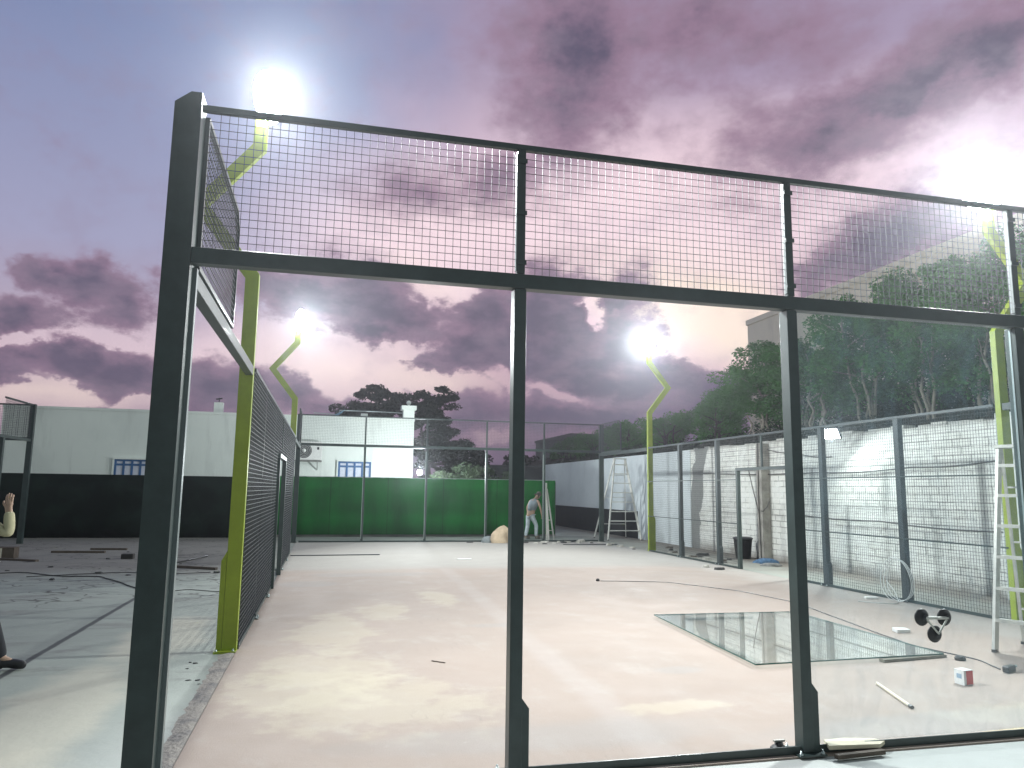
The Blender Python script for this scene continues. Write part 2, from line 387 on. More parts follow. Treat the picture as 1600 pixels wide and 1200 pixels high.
c = k.mix(k.mth('MULTIPLY', k.mth('MULTIPLY', k.ramp(sc, 0.006, 0.001), k.ramp(k.noise(0.6), 0.5, 0.6)), 0.35), c, (0.18, 0.16, 0.145))
c = k.mix(k.mth('MULTIPLY', k.ramp(k.noise(14, 6, 0.75), 0.6, 0.7), 0.25), c, (0.22, 0.2, 0.18))
c = k.mix(k.mth('MULTIPLY', k.ramp(k.noise(9, 5, 0.7), 0.62, 0.72), 0.3), c, (0.44, 0.40, 0.35))
k.L(c, k.b.inputs['Base Color'])
nb = k.bump(k.noise(70, 5, 0.7), 0.6, 0.005); k.bump(k.noise(1.5, 5), 0.35, 0.03, nb)
k.L(k.mth('MULTIPLY_ADD', k.noise(2.0, 4), 0.4, 0.55), k.b.inputs['Roughness'])
struct(MB().box(0.0, 10.0, -0.02, 20.2, -0.09, 0.0), 'court_slab', k.m)

k = pos_mat('ground_concrete', 0.75, 0.3)
c = k.mix(k.ramp(k.noise(0.5, 6, 0.6), 0.35, 0.7), (0.33, 0.36, 0.32), (0.27, 0.295, 0.265))
c = k.mix(k.mth('MULTIPLY', k.ramp(k.noise(0.9, 8, 0.7, (0.5, 1.3, 1)), 0.5, 0.66), 0.6), c, (0.17, 0.165, 0.155))
c = k.mix(k.mth('MULTIPLY', k.ramp(k.noise(4, 6, 0.7), 0.55, 0.7), 0.3), c, (0.43, 0.43, 0.41))
# brown dirty stretch beyond the neighbouring slab and along the boundary wall
c = k.mix(k.mth('MULTIPLY', k.mth('MULTIPLY', k.ramp(k.mth('ADD', k.y, k.mth('MULTIPLY', k.noise(0.4), 3)), 11.5, 14.5), k.ramp(k.x, 0.5, -1.0)), 0.75), c, (0.20, 0.18, 0.16))
c = k.mix(k.mth('MULTIPLY', k.ramp(k.mth('ADD', k.x, k.mth('MULTIPLY', k.noise(1.1, 5), 1.0)), 11.4, 12.2), 0.85), c, (0.16, 0.13, 0.11))
c = k.mix(k.mth('MULTIPLY', k.ramp(k.mth('SUBTRACT', k.x, k.mth('MULTIPLY', k.noise(0.9, 5), 1.2)), 9.2, 9.9), 0.45), c, (0.30, 0.27, 0.23))
c = k.mix(k.mth('MULTIPLY', k.mth('MULTIPLY', k.ramp(k.y, 3.0, -0.2), k.ramp(k.x, -1.5, 0.5)), 0.8), c, (0.52, 0.53, 0.51))
for a in ((-1.1, 2.2, 0.5, 1.6), (-0.9, 5.0, 0.5, 1.6), (-1.2, 0.4, 0.7, 0.9)):
    c = k.mix(k.mth('MULTIPLY', k.spot(*a), 0.6), c, (0.60, 0.56, 0.45))
# the saw-cut joint in the neighbouring slab
jn = k.mth('ABSOLUTE', k.mth('ADD', k.x, k.mth('MULTIPLY_ADD', k.noise(3, 2), 0.03, 1.90)))
c = k.mix(k.mth('MULTIPLY', k.ramp(jn, 0.05, 0.02), k.ramp(k.y, 12.0, 11.0)), c, (0.07, 0.075, 0.075))
# wandering cracks
for lc, am in (((0, 0, 0), 0.8), ((5, 2, 0), 0.6)):
    cn = k.mth('ABSOLUTE', k.mth('SUBTRACT', k.noise(0.33, 4, 0.55, (1, 1.2, 1), lc), 0.5))
    c = k.mix(k.mth('MULTIPLY', k.mth('MULTIPLY', k.ramp(cn, 0.006, 0.001), am), k.mth('MULTIPLY', k.ramp(k.y, 6.5, 8.5), k.ramp(k.x, 0, -.5))), c, (0.06, 0.055, 0.05))
k.L(c, k.b.inputs['Base Color'])
nb = k.bump(k.noise(50, 5, 0.7), 0.35, 0.005); k.bump(k.noise(1.2, 5), 0.5, 0.04, nb)
struct(MB().add([(-90,-90,-0.012),(90,-90,-0.012),(90,90,-0.012),(-90,90,-0.012)], [(0,1,2,3)]), 'ground', k.m)
# narrow mortar kerb beside the left rail
k = pos_mat('mortar', 0.85)
c = k.mix(k.ramp(k.noise(3, 6, 0.7), 0.4, 0.65), (0.36, 0.33, 0.29), (0.22, 0.21, 0.2)); k.L(c, k.b.inputs['Base Color']); k.bump(k.noise(25, 5), 0.8, 0.02)
mb = MB(); rnd = random.Random(3); n = 90; vs = []; fs = []
for i in range(n):
    y = -4.5 + i*0.1
    w_ = 0.10 + rnd.uniform(0, 0.05)
    vs += [(-0.005, y, -0.004), (-w_*0.5, y, 0.004+rnd.uniform(-.006,.004)), (-w_-0.05, y, -0.016)]
for i in range(n-1):
    a = i*3; fs += [(a, a+3, a+4, a+1), (a+1, a+4, a+5, a+2)]
struct(mb.add(vs, fs, True), 'path_edge', k.m)

# ------------------------------------------------------------------ materials in use
STEEL = mat('dark_green_steel', (0.036, 0.055, 0.053), 0.36, 0.0, 0.35, 5.0, 0.08, 200)
STEEL2 = mat('grey_steel', (0.035, 0.05, 0.055), 0.4, 0.0, 0.3, 5.0)
WIRE = mat('mesh_wire', (0.045, 0.05, 0.055), 0.45, 0.3)
WIRES = mat('side_wire', (0.036, 0.042, 0.047), 0.5)
LIME = mat('lime_paint', (0.27, 0.35, 0.020), 0.38, 0.0, 0.22, 3.0)
ALU = mat('aluminium', (0.52, 0.52, 0.48), 0.45, 0.5, 0.25, 12)
RUB = mat('black_rubber', (0.012, 0.012, 0.013), 0.5)
WOOD = mat('pale_timber', (0.50, 0.40, 0.24), 0.7, 0, 0.35, 8, 0.3, 90)
WOODD = mat('old_timber', (0.11, 0.085, 0.065), 0.8, 0, 0.4, 6, 0.3, 90)
WHITE = mat('white_plastic', (0.72, 0.72, 0.70), 0.5, 0, 0.15, 8)
RED = mat('red_print', (0.55, 0.03, 0.03), 0.5)
BLACKP = mat('black_plastic', (0.02, 0.022, 0.026), 0.35)
GALV = mat('bright_edge', (0.42, 0.48, 0.47), 0.3, 0.6)

def glass_mat(name, tint, dirt_sheen=0.04):
    m = bpy.data.materials.new(name); m.use_nodes = True; nt = m.node_tree; nt.nodes.clear()
    N = nt.nodes.new; L = nt.links.new
    t = N('ShaderNodeBsdfTransparent'); t.inputs[0].default_value = (*tint, 1)
    g = N('ShaderNodeBsdfGlossy'); g.inputs['Roughness'].default_value = 0.015; g.inputs[0].default_value = (1, 1, 1, 1)
    fr = N('ShaderNodeFresnel')
    gb = N('ShaderNodeNewGeometry'); ir = N('ShaderNodeMapRange'); ir.inputs['To Min'].default_value = 1.5; ir.inputs['To Max'].default_value = 1/1.5
    L(gb.outputs['Backfacing'], ir.inputs['Value']); L(ir.outputs[0], fr.inputs[0])   # leaving the sheet mirrors as much as entering it
    mx = N('ShaderNodeMixShader'); L(fr.outputs[0], mx.inputs[0]); L(t.outputs[0], mx.inputs[1]); L(g.outputs[0], mx.inputs[2])
    d = N('ShaderNodeBsdfDiffuse'); d.inputs[0].default_value = (0.42, 0.62, 0.74, 1)  # dust smears, with the sky's bluish sheen put into their colour
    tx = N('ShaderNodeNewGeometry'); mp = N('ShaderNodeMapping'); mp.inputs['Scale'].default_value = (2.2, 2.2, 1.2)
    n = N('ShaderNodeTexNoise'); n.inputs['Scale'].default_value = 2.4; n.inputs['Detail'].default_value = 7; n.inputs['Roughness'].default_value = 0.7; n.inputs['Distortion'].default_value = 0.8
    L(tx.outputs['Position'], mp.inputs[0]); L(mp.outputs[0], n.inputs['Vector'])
    mr = N('ShaderNodeMapRange'); mr.inputs['From Min'].default_value = 0.46; mr.inputs['From Max'].default_value = 0.78; mr.inputs['To Max'].default_value = dirt_sheen*3.5; mr.inputs['To Min'].default_value = dirt_sheen*0.5
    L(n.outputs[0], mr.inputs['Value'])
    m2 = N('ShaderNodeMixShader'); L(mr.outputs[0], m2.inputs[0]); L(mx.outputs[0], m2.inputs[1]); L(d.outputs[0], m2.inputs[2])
    o = N('ShaderNodeOutputMaterial'); L(m2.outputs[0], o.inputs[0]); MAT[name] = m
    return m
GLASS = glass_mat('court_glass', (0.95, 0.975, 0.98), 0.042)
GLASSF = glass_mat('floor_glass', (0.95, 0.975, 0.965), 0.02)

# ------------------------------------------------------------------ court fences
def post_parts(root, x, y, side, z=3.0, mats=None, inward=(1, 0), top4=False, st=0.45, wx=0.08, wy=0.10):
    """a steel post with its widened foot, base plate and bolts. side = direction the foot widens (dx, dy)"""
    m = mats or STEEL
    p = MB().box(x-wx/2, x+wx/2, y-wy/2, y+wy/2, 0.010, z).build('post', m, root, bevel=0.004)
    dx, dy = side
    t = 0.045
    if dx:
        xa = x + dx*(wx/2); xb = xa + dx*t
        poly = [(xa, 0.012), (xb, 0.012), (xb, st-0.06), (xa, st)]
        q = MB().profile_xz(poly, y-wy/2+0.004, y+wy/2-0.004)
    else:
        ya = y + dy*(wy/2); yb = ya + dy*t
        poly = [(ya, 0.012), (yb, 0.012), (yb, st-0.06), (ya, st)]
        q = MB().profile_yz(poly, x-wx/2+0.004, x+wx/2-0.004)
    q.build('stiffener', m, p)
    b = MB().box(x-0.10, x+0.10, y-0.10, y+0.10, 0.0005, 0.011).build('base_plate', m, p)
    for i, j in ((-1,-1),(1,-1),(1,1),(-1,1)):
        MB().lathe((x+i*0.08, y+j*0.08, 0.011), [(0, 0.028), (0.006, 0.028), (0.006, 0.012), (0.013, 0.012), (0.013, 0)], 6).build('bolt', GALV, p)
    return p

def frame_yz(x, poly, w, x_t):   # closed tubular outline in the plane X = x
    mb = MB()
    for i in range(len(poly)):
        a, b = poly[i], poly[(i+1) % len(poly)]
        mb.bar((x, a[0], a[1]), (x, b[0], b[1]), w, x_t, up=(1, 0, 0))
    return mb

# near end (Y = 0), the frame the viewer looks through
near = thing('court_fence', (5, 0, 0), 'tall dark steel end frame closest to the viewer, mesh on top, one glass bay', 'fence', 'fences round the padel court')
mb = MB(); mb.profile_xz([(-0.165, 0.0), (-0.012, 0.0), (-0.012, 4.07), (-0.075, 4.07), (-0.165, 3.995)], 0.0, 0.17)
cp = mb.build('corner_post', STEEL, near)
MB().box(-0.012, 0.012, 0.11, 0.16, 0.0, 3.0).build('edge_strip', mat('seal_strip', (0.13,0.16,0.16), 0.4), cp)
mb = MB(); mb.profile_xz([(10.012, 0.0), (10.165, 0.0), (10.165, 3.995), (10.075, 4.07), (10.012, 4.07)], 0.0, 0.17)
mb.build('corner_post', STEEL, near)
for x in (2, 4, 6, 8):
    post_parts(near, x, 0.05, (1, 0), 3.0)
    p = MB().box(x-0.027, x+0.027, -0.002, 0.045, 3.102, 3.955).build('upper_post', STEEL, near, bevel=0.003)
    for z in (3.16, 3.50, 3.86): MB().box(x-0.034, x+0.034, -0.012, -0.003, z, z+0.03).build('clamp', STEEL, p)
    MB().box(x-0.036, x-0.029, -0.003, 0.03, 3.12, 3.93).build('clamp_strip', mat('strip_grey', (0.22,0.25,0.25), 0.4), p)
MB().box(-0.010, 10.010, 0.0, 0.085, 3.004, 3.10).build('beam', STEEL, near, bevel=0.004)
MB().box(-0.010, 10.010, 0.0, 0.04, 3.957, 3.995).build('top_rail', STEEL, near, bevel=0.003)
mb = MB()
for x in range(0, 10, 2):
    a = x + (0.043 if x else -0.165+0.153)
    mb = MB().box(x+(0.092 if x else 0.0), x+1.955, 0.02, 0.032, 0.001, 0.05).box(x+(0.092 if x else 0.0), x+1.955, 0.032, 0.085, 0.001, 0.008)
    mb.build('bottom_rail', STEEL, near)
for x in range(0, 10, 2):
    welded(MB(), (x, 0.022, 0), (1, 0, 0), [(0.03, 3.10), (1.97, 3.10), (1.97, 3.957), (0.03, 3.957)], 0.05, 0.0031).build('mesh_panel', WIRE, near)
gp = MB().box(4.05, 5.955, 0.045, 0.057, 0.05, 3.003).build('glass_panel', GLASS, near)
MB().box(5.9555, 5.9595, 0.043, 0.059, 0.05, 3.0).build('glass_edge', GALV, gp)

# far end (Y = 20)
far = thing('court_fence', (5, 20, 0), 'far end frame of the court, open below, in front of the green turf', 'fence', 'fences round the padel court')
for x, w_ in ((0, .14), (2, .07), (4, .07), (6, .07), (8, .08), (10, .15)):
    z = 4.0 if x in (0, 10) else 3.0
    xx = x + (-0.07 if x == 0 else (0.07 if x == 10 else 0))
    p = MB().box(xx-w_/2, xx+w_/2, 20.0, 20.1, 0.01, z).build('post', STEEL, far)
    if z == 3.0:
        MB().box(xx-0.025, xx+0.025, 20.02, 20.07, 3.09, 3.96).build('upper_post', STEEL, far)
        MB().box(xx-w_/2-.003, xx-w_/2+.012, 19.985, 19.998, 0.1, 2.9).build('clamp_strip', GALV, p)
    MB().box(xx-0.1, xx+0.1, 19.94, 20.16, 0.0005, 0.011).build('base_plate', STEEL, p)
MB().box(0.0, 10.0, 20.01, 20.08, 3.003, 3.085).build('beam', STEEL, far)
MB().box(0.0, 10.0, 20.02, 20.06, 3.965, 4.0).build('top_rail', STEEL, far)
MB().box(0.08, 9.92, 19.985, 19.998, 0.001, 0.05).build('bottom_rail', STEEL, far)
for x in range(0, 10, 2):
    welded(MB(), (x, 20.0, 0), (1, 0, 0), [(0.0, 3.09), (2.0, 3.09), (2.0, 3.965), (0.0, 3.965)], 0.05, 0.0035).build('mesh_panel', WIRE, far)

# long sides
def side_fence(sx, label):
    root = thing('court_fence', (sx, 10, 0), label, 'fence', 'fences round the padel court')
    o = 1 if sx > 5 else -1                      # outward
    xo = sx + o*0.045                            # post line
    door = (9.0, 11.0)
    for y in (6, 8, 12, 14):
        post_parts(root, xo, y, (0, 1) if sx < 5 else (0, -1), 3.0, STEEL2 if sx > 5 else STEEL, wx=0.09 if sx > 5 else 0.08, wy=0.12 if sx > 5 else 0.10)
    # beams at three metres over the glass bays at either end
    for y0, y1 in ((0.17, 3.93), (16.07, 20.0)):
        MB().box(min(sx, sx+o*0.08), max(sx, sx+o*0.08), y0, y1, 2.90, 3.0).build('beam', STEEL, root, bevel=0.004)
    # cut-corner mesh above the end bays
    for s_, y0 in ((1, 0.0), (-1, 20.0)):
        poly = [(0.17, 3.0), (1.93, 3.0), (1.93, 3.86), (1.78, 4.0), (0.17, 4.0)]
        pw = [(y0 + s_*a, b) for a, b in poly]
        fr = frame_yz(sx, [(q[0], q[1]+0.02 if q[1] == 3.0 else q[1]-0.02) for q in pw], 0.03, 0.03).build('upper_frame', STEEL, root)
        welded(MB(), (sx, 0, 0), (0, 1, 0), pw, 0.05, 0.0042).build('mesh_panel', WIRE, root)
    # top rail and full height mesh between the light poles
    MB().box(sx-0.02, sx+0.02, 4.07, 15.93, 2.962, 3.0).build('top_rail', STEEL2, root)
    bays = ((4, 6), (6, 8), (8, 9), (9, 11), (11, 12), (12, 14), (14, 16))
    for a, b in bays:
        z0 = 2.28 if (a, b) == door else 0.05
        welded(MB(), (sx, 0, 0), (0, 1, 0), [(a+0.01, z0), (b-0.01, z0), (b-0.01, 2.962), (a+0.01, 2.962)], 0.05, 0.0038 if sx > 5 else 0.0055).build('mesh_panel', WIRES if sx < 5 else WIRE, root)
        if z0 < 1:
            for z in (1.0, 2.0):
                MB().bar((sx+(o*0.02 if sx < 5 else -o*0.008), a, z), (sx+(o*0.02 if sx < 5 else -o*0.008), b, z), 0.022, 0.022).build('cross_rail', STEEL, root)
            MB().box(sx-0.012, sx+0.012, a+0.06, b-0.06, 0.001, 0.045).build('bottom_rail', STEEL, root)
    df = MB()
    df.box(sx-0.03, sx+0.05, 8.94, 9.02, 0.0, 2.20); df.box(sx-0.03, sx+0.05, 10.98, 11.06, 0.0, 2.20); df.box(sx-0.03, sx+0.05, 8.94, 11.06, 2.203, 2.27)
    df.build('door_frame', STEEL, root)
    MB().box(sx-0.02, sx+0.02, 9.98, 10.02, 2.272, 2.96).build('upper_post', STEEL, root)
    return root
side_fence(0.0, 'left side fence, its dark mesh seen edge-on behind the lime pole')
side_fence(10.0, 'right side fence with a doorless steel doorway, in front of the white brick wall')

# ------------------------------------------------------------------ light poles
LEDM = mat('lamp_glow', (1, 1, 1), 0.5, emis=((0.86, 0.95, 1.0), 160.0))
def sweep(mb, path, w, y0, y1):
    L_, R_ = [], []
    P = [Vector((a, 0, b)) for a, b in path]
    for i, p in enumerate(P):
        d0 = (P[i]-P[i-1]).normalized() if i else None
        d1 = (P[i+1]-P[i]).normalized() if i < len(P)-1 else None
        d = (d0 + d1).normalized() if d0 and d1 else (d0 or d1)
        nrm = Vector((d.z, 0, -d.x)); cs = d.dot(d0 or d1)
        L_.append(p - nrm*(w/2)/cs); R_.append(p + nrm*(w/2)/cs)
    vs = []
    for a, b in zip(L_, R_):
        vs += [(a.x, y0, a.z), (b.x, y0, b.z), (b.x, y1, b.z), (a.x, y1, a.z)]
    fs = [(3,2,1,0), tuple(4*(len(P)-1)+i for i in (0,1,2,3))]
    for i in range(len(P)-1):
        for q in range(4):
            fs.append((4*i+q, 4*i+(q+1)%4, 4*i+4+(q+1)%4, 4*i+4+q))
    return mb.add(vs, fs)
def light_pole(label, power, yaw):
    """built standing on the left edge (outward = -x) at the origin, then turned"""
    root = thing('light_pole', (0, 0, 0), label, 'light pole', 'lime floodlight poles round the court')
    sh = sweep(MB(), [(-0.075, 0.012), (-0.075, 4.02), (-0.68, 4.80), (-0.085, 5.54), (-0.075, 5.92)], 0.148, -0.045, 0.045).build('shaft', LIME, root, bevel=0.004)
    MB().profile_xz([(-0.151, 0.013), (-0.151, 1.02), (-0.205, 0.92), (-0.205, 0.013)], -0.04, 0.04).build('stiffener', LIME, sh)
    MB().box(-0.22, 0.0, -0.11, 0.11, -0.02, 0.011).build('base_plate', LIME, root)
    for i, j in ((-0.195, -0.085), (-0.195, 0.085), (-0.03, -0.085), (-0.03, 0.085)):
        MB().lathe((i, j, 0.011), [(0, 0.022), (0.006, 0.022), (0.006, 0.012), (0.013, 0.012), (0.013, 0)], 6).build('bolt', GALV, root)
    # round floodlight tilted down over the court and turned a little towards the near end
    tl = R(5); d = Vector((math.cos(tl)*math.cos(yaw), math.cos(tl)*math.sin(yaw), -math.sin(tl)))
    sd = Vector((-math.sin(yaw), math.cos(yaw), 0)); up = d.cross(sd)*-1
    ax = Matrix((up, sd, d)).transposed()
    c = Vector((-0.10, 0.0, 6.15)) + d*0.09
    MB().bar((-0.075, -0.03, 5.90), c - d*0.05 - sd*0.05 - up*.05, 0.02, 0.05).bar((-0.075, 0.03, 5.90), c - d*0.05 + sd*0.05 - up*.05, 0.02, 0.05).build('bracket', BLACKP, root)
    h = MB().lathe(c, [(0,-.10),(.10,-.10),(.14,-.06),(.235,-.05),(.25,-.03),(.25,-.012)], 32, ax)
    for i in range(14):
        a_ = 2*math.pi*i/14; q = up*math.cos(a_)+sd*math.sin(a_)
        h.bar(c-d*.075+q*.10, c-d*.065+q*.22, .010, .035, up=d)
    h = h.build('floodlight', BLACKP, root)
    MB().lathe(c, [(.255,-.03),(.285,-.028),(.295,-.010),(.292,.010),(.2,.020),(0,.022)], 32, ax).build('lens', LEDM, h)
    la = bpy.data.lights.new('flood', 'AREA'); la.shape = 'DISK'; la.size = 0.54
    la.energy = power; la.color = (0.94, 0.99, 0.98)
    lo = bpy.data.objects.new('lamp', la); COL.objects.link(lo); lo.parent = root
    q = Matrix((up, sd*-1, d*-1)).transposed()
    lo.matrix_local = Matrix.Translation(c + d*0.035) @ q.to_4x4()
    return root
PWR = 1200
YW = R(24)
lp = light_pole('lime zigzag floodlight pole by the left side beam, its lamp shining above the near frame', PWR, -YW)
lp.location = (0, 4, 0)
lq = light_pole('lime zigzag floodlight pole at right behind the aluminium ladder', PWR, YW)
lq.location = (10, 4, 0); lq.rotation_euler = (0, 0, R(180))
copy_thing(lp, (0, 16, 0), 'farther lime zigzag floodlight pole rising at the end of the dark side mesh', 0)
copy_thing(lq, (10, 16, 0), 'farther lime zigzag floodlight pole beside the pale stepladder and plastered wall', R(180))
# ------------------------------------------------------------------ turf screen and its dimly lit left stretch, coloured dark
k = pos_mat('green_turf', 0.9, 0.1)
c = k.mix(k.ramp(k.noise(1.2, 5, 0.6, (1.4, 1, 0.35)), 0.35, 0.68), (0.012, 0.185, 0.034), (0.008, 0.130, 0.026))
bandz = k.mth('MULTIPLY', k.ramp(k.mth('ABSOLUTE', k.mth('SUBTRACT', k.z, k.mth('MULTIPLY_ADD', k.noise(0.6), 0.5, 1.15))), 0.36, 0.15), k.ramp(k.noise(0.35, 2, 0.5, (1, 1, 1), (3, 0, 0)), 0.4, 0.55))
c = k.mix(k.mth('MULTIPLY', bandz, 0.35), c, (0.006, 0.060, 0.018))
sm2 = k.mth('ABSOLUTE', k.mth('SUBTRACT', k.mth('FRACT', k.mth('DIVIDE', k.x, 2.0)), 0.5))
c = k.mix(k.mth('MULTIPLY', k.ramp(sm2, 0.012, 0.004), 0.5), c, (0.004, 0.04, 0.012))
c = k.mix(k.mth('MULTIPLY', k.ramp(k.noise(3.0, 5, 0.6, (1.2, 1, 0.3)), 0.55, 0.7), 0.35), c, (0.03, 0.20, 0.05))
k.L(c, k.b.inputs['Base Color']); k.bump(k.noise(90, 3), 0.9, 0.02)
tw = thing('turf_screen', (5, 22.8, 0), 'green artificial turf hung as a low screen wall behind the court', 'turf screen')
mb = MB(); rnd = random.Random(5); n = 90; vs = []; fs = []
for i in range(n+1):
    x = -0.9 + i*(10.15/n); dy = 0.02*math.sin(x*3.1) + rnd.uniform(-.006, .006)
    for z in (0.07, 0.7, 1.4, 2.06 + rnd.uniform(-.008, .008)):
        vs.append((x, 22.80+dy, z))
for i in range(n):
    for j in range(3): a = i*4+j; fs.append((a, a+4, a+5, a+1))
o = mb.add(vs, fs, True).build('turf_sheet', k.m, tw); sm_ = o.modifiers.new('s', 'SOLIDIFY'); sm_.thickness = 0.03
MB().box(-0.9, 9.25, 22.84, 22.88, 2.055, 2.085).build('top_rail', GALV, tw)
MB().box(-0.95, 9.3, 22.9, 23.1, -0.03, 2.0).build('back_wall', mat('grey_block', (0.3, 0.3, 0.29), 0.9, 0, 0.3, 3), tw)
dk = pos_mat('dim_turf', 0.9, 0.1)
c = dk.mix(dk.ramp(dk.noise(1.5, 5), 0.4, 0.65), (0.008, 0.014, 0.012), (0.012, 0.022, 0.018)); dk.L(c, dk.b.inputs['Base Color'])  # same turf with less light on it, the dimness put into the colour
tw2 = thing('dim_turf_screen', (-8, 22.6, 0), 'low turf screen behind the neighbouring slab, coloured near-black for lack of light', 'screen wall')
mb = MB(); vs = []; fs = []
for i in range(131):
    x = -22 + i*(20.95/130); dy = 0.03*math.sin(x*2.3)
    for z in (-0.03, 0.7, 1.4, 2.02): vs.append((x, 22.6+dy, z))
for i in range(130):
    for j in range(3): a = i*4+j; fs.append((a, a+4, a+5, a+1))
mb.add(vs, fs, True).build('dim_turf_sheet', dk.m, tw2).modifiers.new('s', 'SOLIDIFY').thickness = 0.03
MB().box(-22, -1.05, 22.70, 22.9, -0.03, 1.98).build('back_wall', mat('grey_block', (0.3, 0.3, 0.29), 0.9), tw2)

# ------------------------------------------------------------------ white building behind
k = pos_mat('white_render', 0.85, 0.2)
c = k.mix(k.ramp(k.noise(0.5, 6, 0.6), 0.35, 0.7), (0.74, 0.78, 0.74), (0.66, 0.70, 0.67))
c = k.mix(k.mth('MULTIPLY', k.ramp(k.noise(1.2, 6, 0.7, (1.5, 1, 0.25)), 0.52, 0.7), 0.25), c, (0.38, 0.40, 0.38))
k.L(c, k.b.inputs['Base Color']); k.bump(k.noise(30, 4), 0.3, 0.006)
WR = k.m
BLUE = mat('blue_paint', (0.045, 0.13, 0.30), 0.45, 0, 0.25, 5)
PANE = mat('curtained_pane', (0.62, 0.64, 0.74), 0.25, 0, 0.12, 9)
wb = thing('white_building', (-3.3, 27, 0), 'long low white rendered building with blue windows behind the turf screen', 'building')
MB().box(-11.0, 4.32, 27.0, 34.0, -0.03, 4.50).build('wall', WR, wb)
rf = MB().box(-11.02, 4.34, 26.97, 27.22, 4.503, 4.60).box(-11.02, -10.8, 27.22, 34.0, 4.503, 4.60).box(4.12, 4.34, 27.22, 34.0, 4.503, 4.60).build('parapet', WR, wb)
ch = MB().box(3.86, 4.32, 27.0, 27.45, 4.603, 4.98).box(3.78, 4.40, 26.93, 27.52, 4.983, 5.16).build('chimney', WR, wb)
MB().lathe((4.09, 27.22, 5.163), [(0.0,0.24),(0.06,0.22),(0.1,0.16),(0.09,0.09),(0.04,0.04),(0.05,0.0)], 12).build('finial', WR, ch)
for x, w_, h_ in ((-3.5, .34, .42), (2.26, .28, .18)):
    o = MB().box(x-w_/2, x+w_/2, 27.25, 27.25+w_, 4.5, 4.6+h_).build('vent_stack', WR, wb)
MB().tube([(-3.5, 27.4, 5.0), (-3.5, 27.4, 5.22)], 0.02, 6).tube([(-3.62, 27.4, 5.16), (-3.38, 27.4, 5.2)], 0.03, 6).build('vent_cap', BLACKP, o)
# pale blue pipe and tarp scrap on the roof
MB().tube([(0.2, 27.4, 4.75), (1.2, 27.45, 4.72), (1.25, 27.45, 4.9), (2.9, 27.5, 4.9), (4.2, 27.5, 4.88)], 0.022, 6).build('roof_pipe', GALV, wb)
MB().add([(0.9,27.3,4.6),(1.1,27.5,4.62),(1.35,27.5,4.8),(1.45,27.3,4.92),(1.15,27.25,4.72)], [(0,1,4),(1,2,4),(2,3,4),(0,4,3)]).build('tarp_scrap', mat('blue_tarp', (0.2,0.42,0.55), 0.5), wb)
def window(x0, x1, z0, z1, n, root):
    y = 27.0
    fr = MB()
    fr.box(x0, x1, y-0.05, y-0.003, z1-0.07, z1).box(x0, x1, y-0.05, y-0.003, z0, z0+0.05)
    for i in range(n+1):
        xx = x0 + (x1-x0-0.08)*i/n
        fr.box(xx, xx+0.08, y-0.048, y-0.004, z0+0.051, z1-0.071)
    fr.box(x0+0.04, x1-0.04, y-0.046, y-0.006, z1-0.24, z1-0.16)
    o = fr.build('window', BLUE, root)
    MB().box(x0+0.02, x1-0.02, y-0.022, y-0.012, z0+0.02, z1-0.03).build('pane', PANE, o)
    MB().box(x0-0.06, x1+0.06, y-0.10, y-0.003, z1+0.003, z1+0.06).build('lintel', WR, o)
    MB().box(x0-0.06, x0-0.002, y-0.08, y-0.003, z0, z1).box(x1+0.002, x1+0.06, y-0.08, y-0.003, z0, z1).build('reveal', WR, o)
    return o
window(1.28, 2.60, 1.2, 2.76, 4, wb)
window(-7.05, -5.5, 1.2, 2.66, 5, wb)
ac = MB().box(-0.55, 0.62, 26.62, 26.92, 2.78, 3.52).build('air_conditioner', WHITE, wb, bevel=0.015)
axy = Matrix(((1,0,0),(0,0,-1),(0,1,0)))
MB().lathe((-0.08, 26.617, 3.15), [(0.30,0.0),(0.30,0.012),(0.285,0.014)], 28, axy).lathe((-0.08, 26.60, 3.15), [(0.285,-0.01),(0.0,-0.010)], 28, axy).build('fan_recess', mat('dark_grille', (0.05,0.055,0.055), 0.6), ac)
gr = MB()
for q in (0.08, 0.14, 0.2, 0.26): gr.tube([(-0.08+q*math.cos(a), 26.585, 3.15+q*math.sin(a)) for a in [i*math.pi/10 for i in range(20)]], 0.006, 5, closed=True)
gr.lathe((-0.08, 26.6, 3.15), [(0.07,0.0),(0.07,0.02),(0.0,0.025)], 14, axy)
gr.build('fan_guard', WHITE, ac)
MB().box(0.42, 0.5, 26.612, 26.618, 3.2, 3.3).build('badge', BLACKP, ac)
MB().box(-0.6, 0.62, 26.6, 26.98, 2.715, 2.765).bar((-.4,26.98,2.4),(-.4,26.65,2.7),.03,.03).bar((.45,26.98,2.4),(.45,26.65,2.7),.03,.03).build('bracket', mat('bracket_grey', (0.18,0.18,0.17), 0.6), ac)

